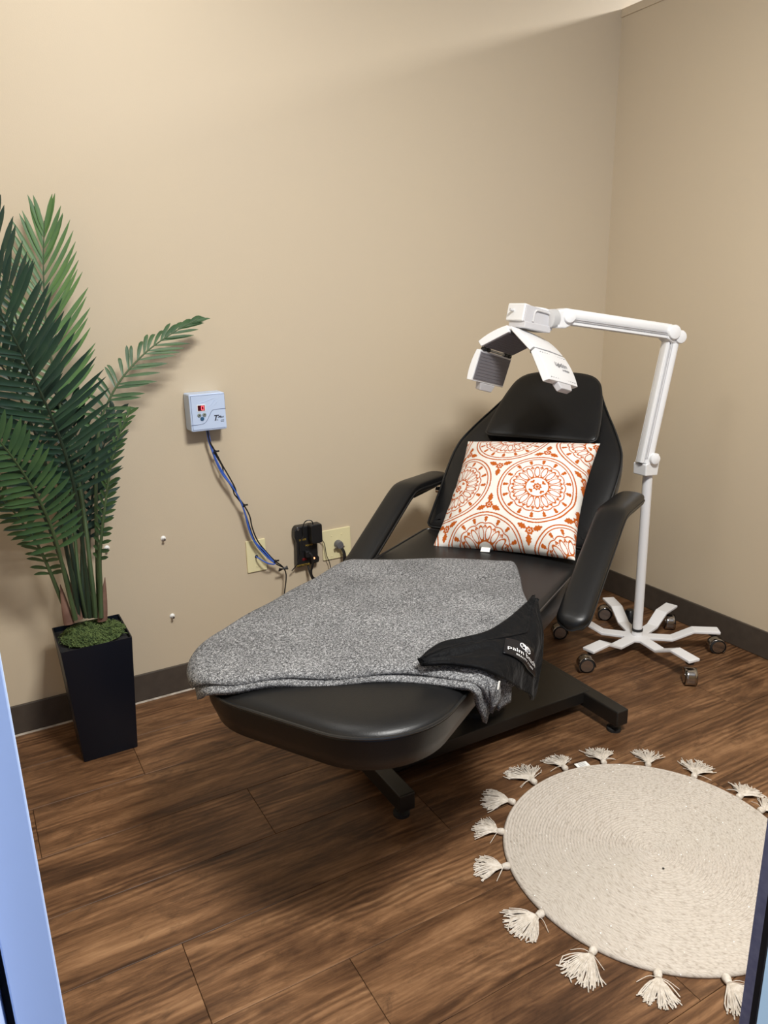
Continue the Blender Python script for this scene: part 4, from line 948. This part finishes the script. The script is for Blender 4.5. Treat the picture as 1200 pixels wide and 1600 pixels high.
# moss: many short curled fibres on a low mound
b = MB(); rs = random.Random(3)
def mossz(x, y): return 0.386+0.030*max(0, 1-((x-0.004)/0.098)**2-((y+0.005)/0.090)**2)**0.6
b.rings([[(0.094*f*math.cos(t)+0.004, 0.086*f*math.sin(t)-0.005, mossz(0.094*f*math.cos(t)+0.004, 0.086*f*math.sin(t)-0.005)) for t in np.linspace(0, 2*math.pi, 26, endpoint=False)] for f in (1.0, 0.9, 0.75, 0.5, 0.25, 0.02)], False, True)
for k in range(2200):
    r_ = math.sqrt(rs.random()); t = rs.uniform(0, 2*math.pi); x, y = 0.094*r_*math.cos(t)+0.004, 0.087*r_*math.sin(t)-0.005
    z = mossz(x, y); a_ = rs.uniform(0, 2*math.pi); l_ = rs.uniform(0.008, 0.019)
    b.tube([(x, y, z), (x+l_*0.5*math.cos(a_), y+l_*0.5*math.sin(a_), z+rs.uniform(0.003, 0.012)), (x+l_*math.cos(a_+0.9), y+l_*math.sin(a_+0.9), z+rs.uniform(-0.001, 0.008))], 0.0010, 3)
ms = b.build('moss', 'moss', pt); ms['kind'] = 'stuff'
CAMV = Vector(CAM)
def leaflet_mesh(p, d, nrm, L_, W_, droop, fold=0.25, segs_=6):
    """lanceolate blade with a midrib fold; p base, d direction, nrm face normal"""
    d = d.normalized(); s = d.cross(nrm).normalized(); nn = s.cross(d).normalized(); vs = []; 
    for k in range(segs_+1):
        t = k/segs_; w_ = W_*min(1.0, 0.35+2.2*t)*min(1.0, (max(0.0, 1-t)*3.2)**0.6); 
        if k == segs_: w_ = 0.0004
        c = p+d*(L_*(t-0.12*abs(droop)*t*t*t))+Vector((0, 0, -1))*droop*L_*0.5*t*t
        up_ = nn*(w_*fold)
        vs += [c-s*w_+up_, c, c+s*w_+up_]
    fs = []
    for k in range(segs_):
        a = k*3; fs += [(a, a+1, a+4, a+3), (a+1, a+2, a+5, a+4)]
    return vs, fs
count = [0]; extra = MB()
def frond(px_pts, leaf_from, n_leaf, Lmax, Wd, m, normal=None, a_base=62, a_tip=25, droop=(0.25, 0.25), r0_=0.0075, lenprof=0.5, sides=(1, 1), seed=0, splay=0.0, joined=False):
    rs = random.Random(seed)
    pts = [tuple(at(x, y, Y)-PO) for x, y, Y in px_pts]
    C = smoothline(pts, 80); C = [Vector(q) for q in C]
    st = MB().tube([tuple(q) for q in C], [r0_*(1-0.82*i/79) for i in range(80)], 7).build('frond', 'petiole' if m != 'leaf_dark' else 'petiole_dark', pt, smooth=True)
    for k in range(n_leaf):
        f = (k+0.5)/n_leaf; t = leaf_from+(1-leaf_from)*f*0.995
        i = min(78, int(t*79)); p = C[i]; tan = (C[i+1]-C[max(i-1, 0)]).normalized()
        nv = (CAMV-PO-p).normalized() if normal is None else Vector(normal).normalized()
        nv = (nv-tan*nv.dot(tan)).normalized(); side = tan.cross(nv)
        L_ = Lmax*(math.sin(math.pi*(0.16+0.72*f))**lenprof)*rs.uniform(0.93, 1.05)
        for sg, idx in ((-1, 0), (1, 1)):
            if not sides[idx]: continue
            an = math.radians(a_base+(a_tip-a_base)*f+rs.uniform(-4, 4))
            d = tan*math.cos(an)+side*sg*math.sin(an)+nv*splay
            vs, fs = leaflet_mesh(p, d, nv*1.0+side*sg*(-0.25)+Vector((rs.uniform(-.1, .1), rs.uniform(-.1, .1), 0)), L_*sides[idx], Wd*rs.uniform(0.9, 1.1), droop[idx]*rs.uniform(0.7, 1.3))
            if joined: extra.add(vs, fs)
            else: MB().add(vs, fs).build('leaflet', m, st, smooth=True, angle=180); count[0] += 1
    return st
# (pixel, pixel, distance in front of the wall) rachis guides
frond([(150, 965, -.20), (143, 900, -.20), (125, 760, -.16), (95, 640, -.13), (74, 520, -.11), (68, 430, -.10), (69, 345, -.10)], 0.50, 23, 0.185, 0.0064, 'leaf_backlit', a_base=66, a_tip=16, droop=(-0.10, -0.30), seed=1, lenprof=0.7)
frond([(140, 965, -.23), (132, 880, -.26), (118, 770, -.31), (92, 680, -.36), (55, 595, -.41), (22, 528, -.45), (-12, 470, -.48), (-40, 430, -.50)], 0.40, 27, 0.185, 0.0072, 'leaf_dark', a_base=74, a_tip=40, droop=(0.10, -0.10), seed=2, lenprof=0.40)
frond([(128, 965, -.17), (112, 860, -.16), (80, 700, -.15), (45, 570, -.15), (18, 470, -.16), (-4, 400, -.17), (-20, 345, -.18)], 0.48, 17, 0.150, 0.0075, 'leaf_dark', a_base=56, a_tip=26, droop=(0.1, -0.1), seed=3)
frond([(155, 965, -.19), (152, 880, -.18), (150, 760, -.17), (155, 670, -.17), (172, 622, -.17), (196, 584, -.165), (232, 547, -.15), (275, 517, -.13), (312, 497, -.115)], 0.54, 22, 0.118, 0.0056, 'leaf_mid', normal=(-0.1, -0.80, 0.55), a_base=70, a_tip=10, droop=(0.55, 0.05), seed=4, lenprof=0.8)
frond([(118, 968, -.25), (105, 915, -.27), (86, 840, -.31), (62, 782, -.36), (32, 732, -.41), (2, 692, -.45), (-18, 668, -.47)], 0.36, 20, 0.105, 0.0078, 'leaf_mid', a_base=78, a_tip=40, droop=(0.30, -0.15), seed=5, lenprof=0.35)
frond([(110, 968, -.22), (95, 935, -.22), (76, 888, -.24), (58, 850, -.27), (30, 810, -.30), (4, 780, -.33), (-20, 757, -.35)], 0.30, 16, 0.070, 0.0066, 'leaf_mid', normal=(-0.45, -0.6, 0.7), a_base=70, a_tip=38, droop=(0.5, 0.3), seed=6, lenprof=0.35)
frond([(158, 965, -.22), (157, 915, -.22), (156, 872, -.23), (160, 825, -.24), (167, 770, -.25), (176, 715, -.26), (190, 670, -.27), (205, 640, -.28)], 0.28, 20, 0.062, 0.0060, 'leaf_mid', normal=(-0.85, -0.45, 0.2), a_base=66, a_tip=30, droop=(0.6, 0.1), seed=7, lenprof=0.4)
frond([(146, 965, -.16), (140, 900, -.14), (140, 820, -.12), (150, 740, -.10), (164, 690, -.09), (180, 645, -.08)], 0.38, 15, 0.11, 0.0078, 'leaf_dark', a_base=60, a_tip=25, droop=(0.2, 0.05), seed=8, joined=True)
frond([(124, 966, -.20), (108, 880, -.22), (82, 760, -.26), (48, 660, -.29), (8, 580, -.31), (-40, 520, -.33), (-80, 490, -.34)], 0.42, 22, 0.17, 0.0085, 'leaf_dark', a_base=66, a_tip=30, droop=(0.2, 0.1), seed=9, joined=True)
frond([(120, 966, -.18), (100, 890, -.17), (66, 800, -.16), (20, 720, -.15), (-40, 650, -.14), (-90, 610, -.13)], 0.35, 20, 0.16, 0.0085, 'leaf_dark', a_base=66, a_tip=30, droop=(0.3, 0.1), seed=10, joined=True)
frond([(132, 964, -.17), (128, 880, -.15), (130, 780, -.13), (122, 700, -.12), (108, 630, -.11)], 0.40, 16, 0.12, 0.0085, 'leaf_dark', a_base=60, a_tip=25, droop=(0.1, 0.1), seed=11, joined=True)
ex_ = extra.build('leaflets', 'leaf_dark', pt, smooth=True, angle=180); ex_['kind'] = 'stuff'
for k, (pa_, pb_) in enumerate((((125, 968), (112, 860)), ((134, 966), (118, 850)), ((148, 965), (131, 870)))):
    q = [at(pa_[0], pa_[1], -.19)-PO, at((pa_[0]+pb_[0])/2-2, (pa_[1]+pb_[1])/2, -.17)-PO, at(pb_[0], pb_[1], -.15)-PO, at(pb_[0]-8, pb_[1]-110, -.13)-PO]
    MB().tube(smoothline([tuple(v) for v in q], 20).tolist(), 0.0052, 7).build('stalk', 'petiole', pt, smooth=True)
for (x_, y_, Y_, dx_, h_) in ((108, 975, -.24, -14, 62), (122, 968, -.20, -12, 58), (160, 970, -.21, 4, 68)):
    p0_ = at(x_, y_, Y_)-PO; p1_ = at(x_+dx_, y_-h_, Y_)-PO
    rings = []
    for t in np.linspace(0, 1, 8):
        c = p0_.lerp(p1_, t); w_ = 0.0145*(1-t**1.6)+0.0008
        rings.append([c+Vector((w_*math.cos(a_), 0.6*w_*math.sin(a_), 0)) for a_ in np.linspace(0, 2*math.pi, 10, endpoint=False)])
    MB().rings(rings).build('leaf_sheath', 'sheath', pt, smooth=True)
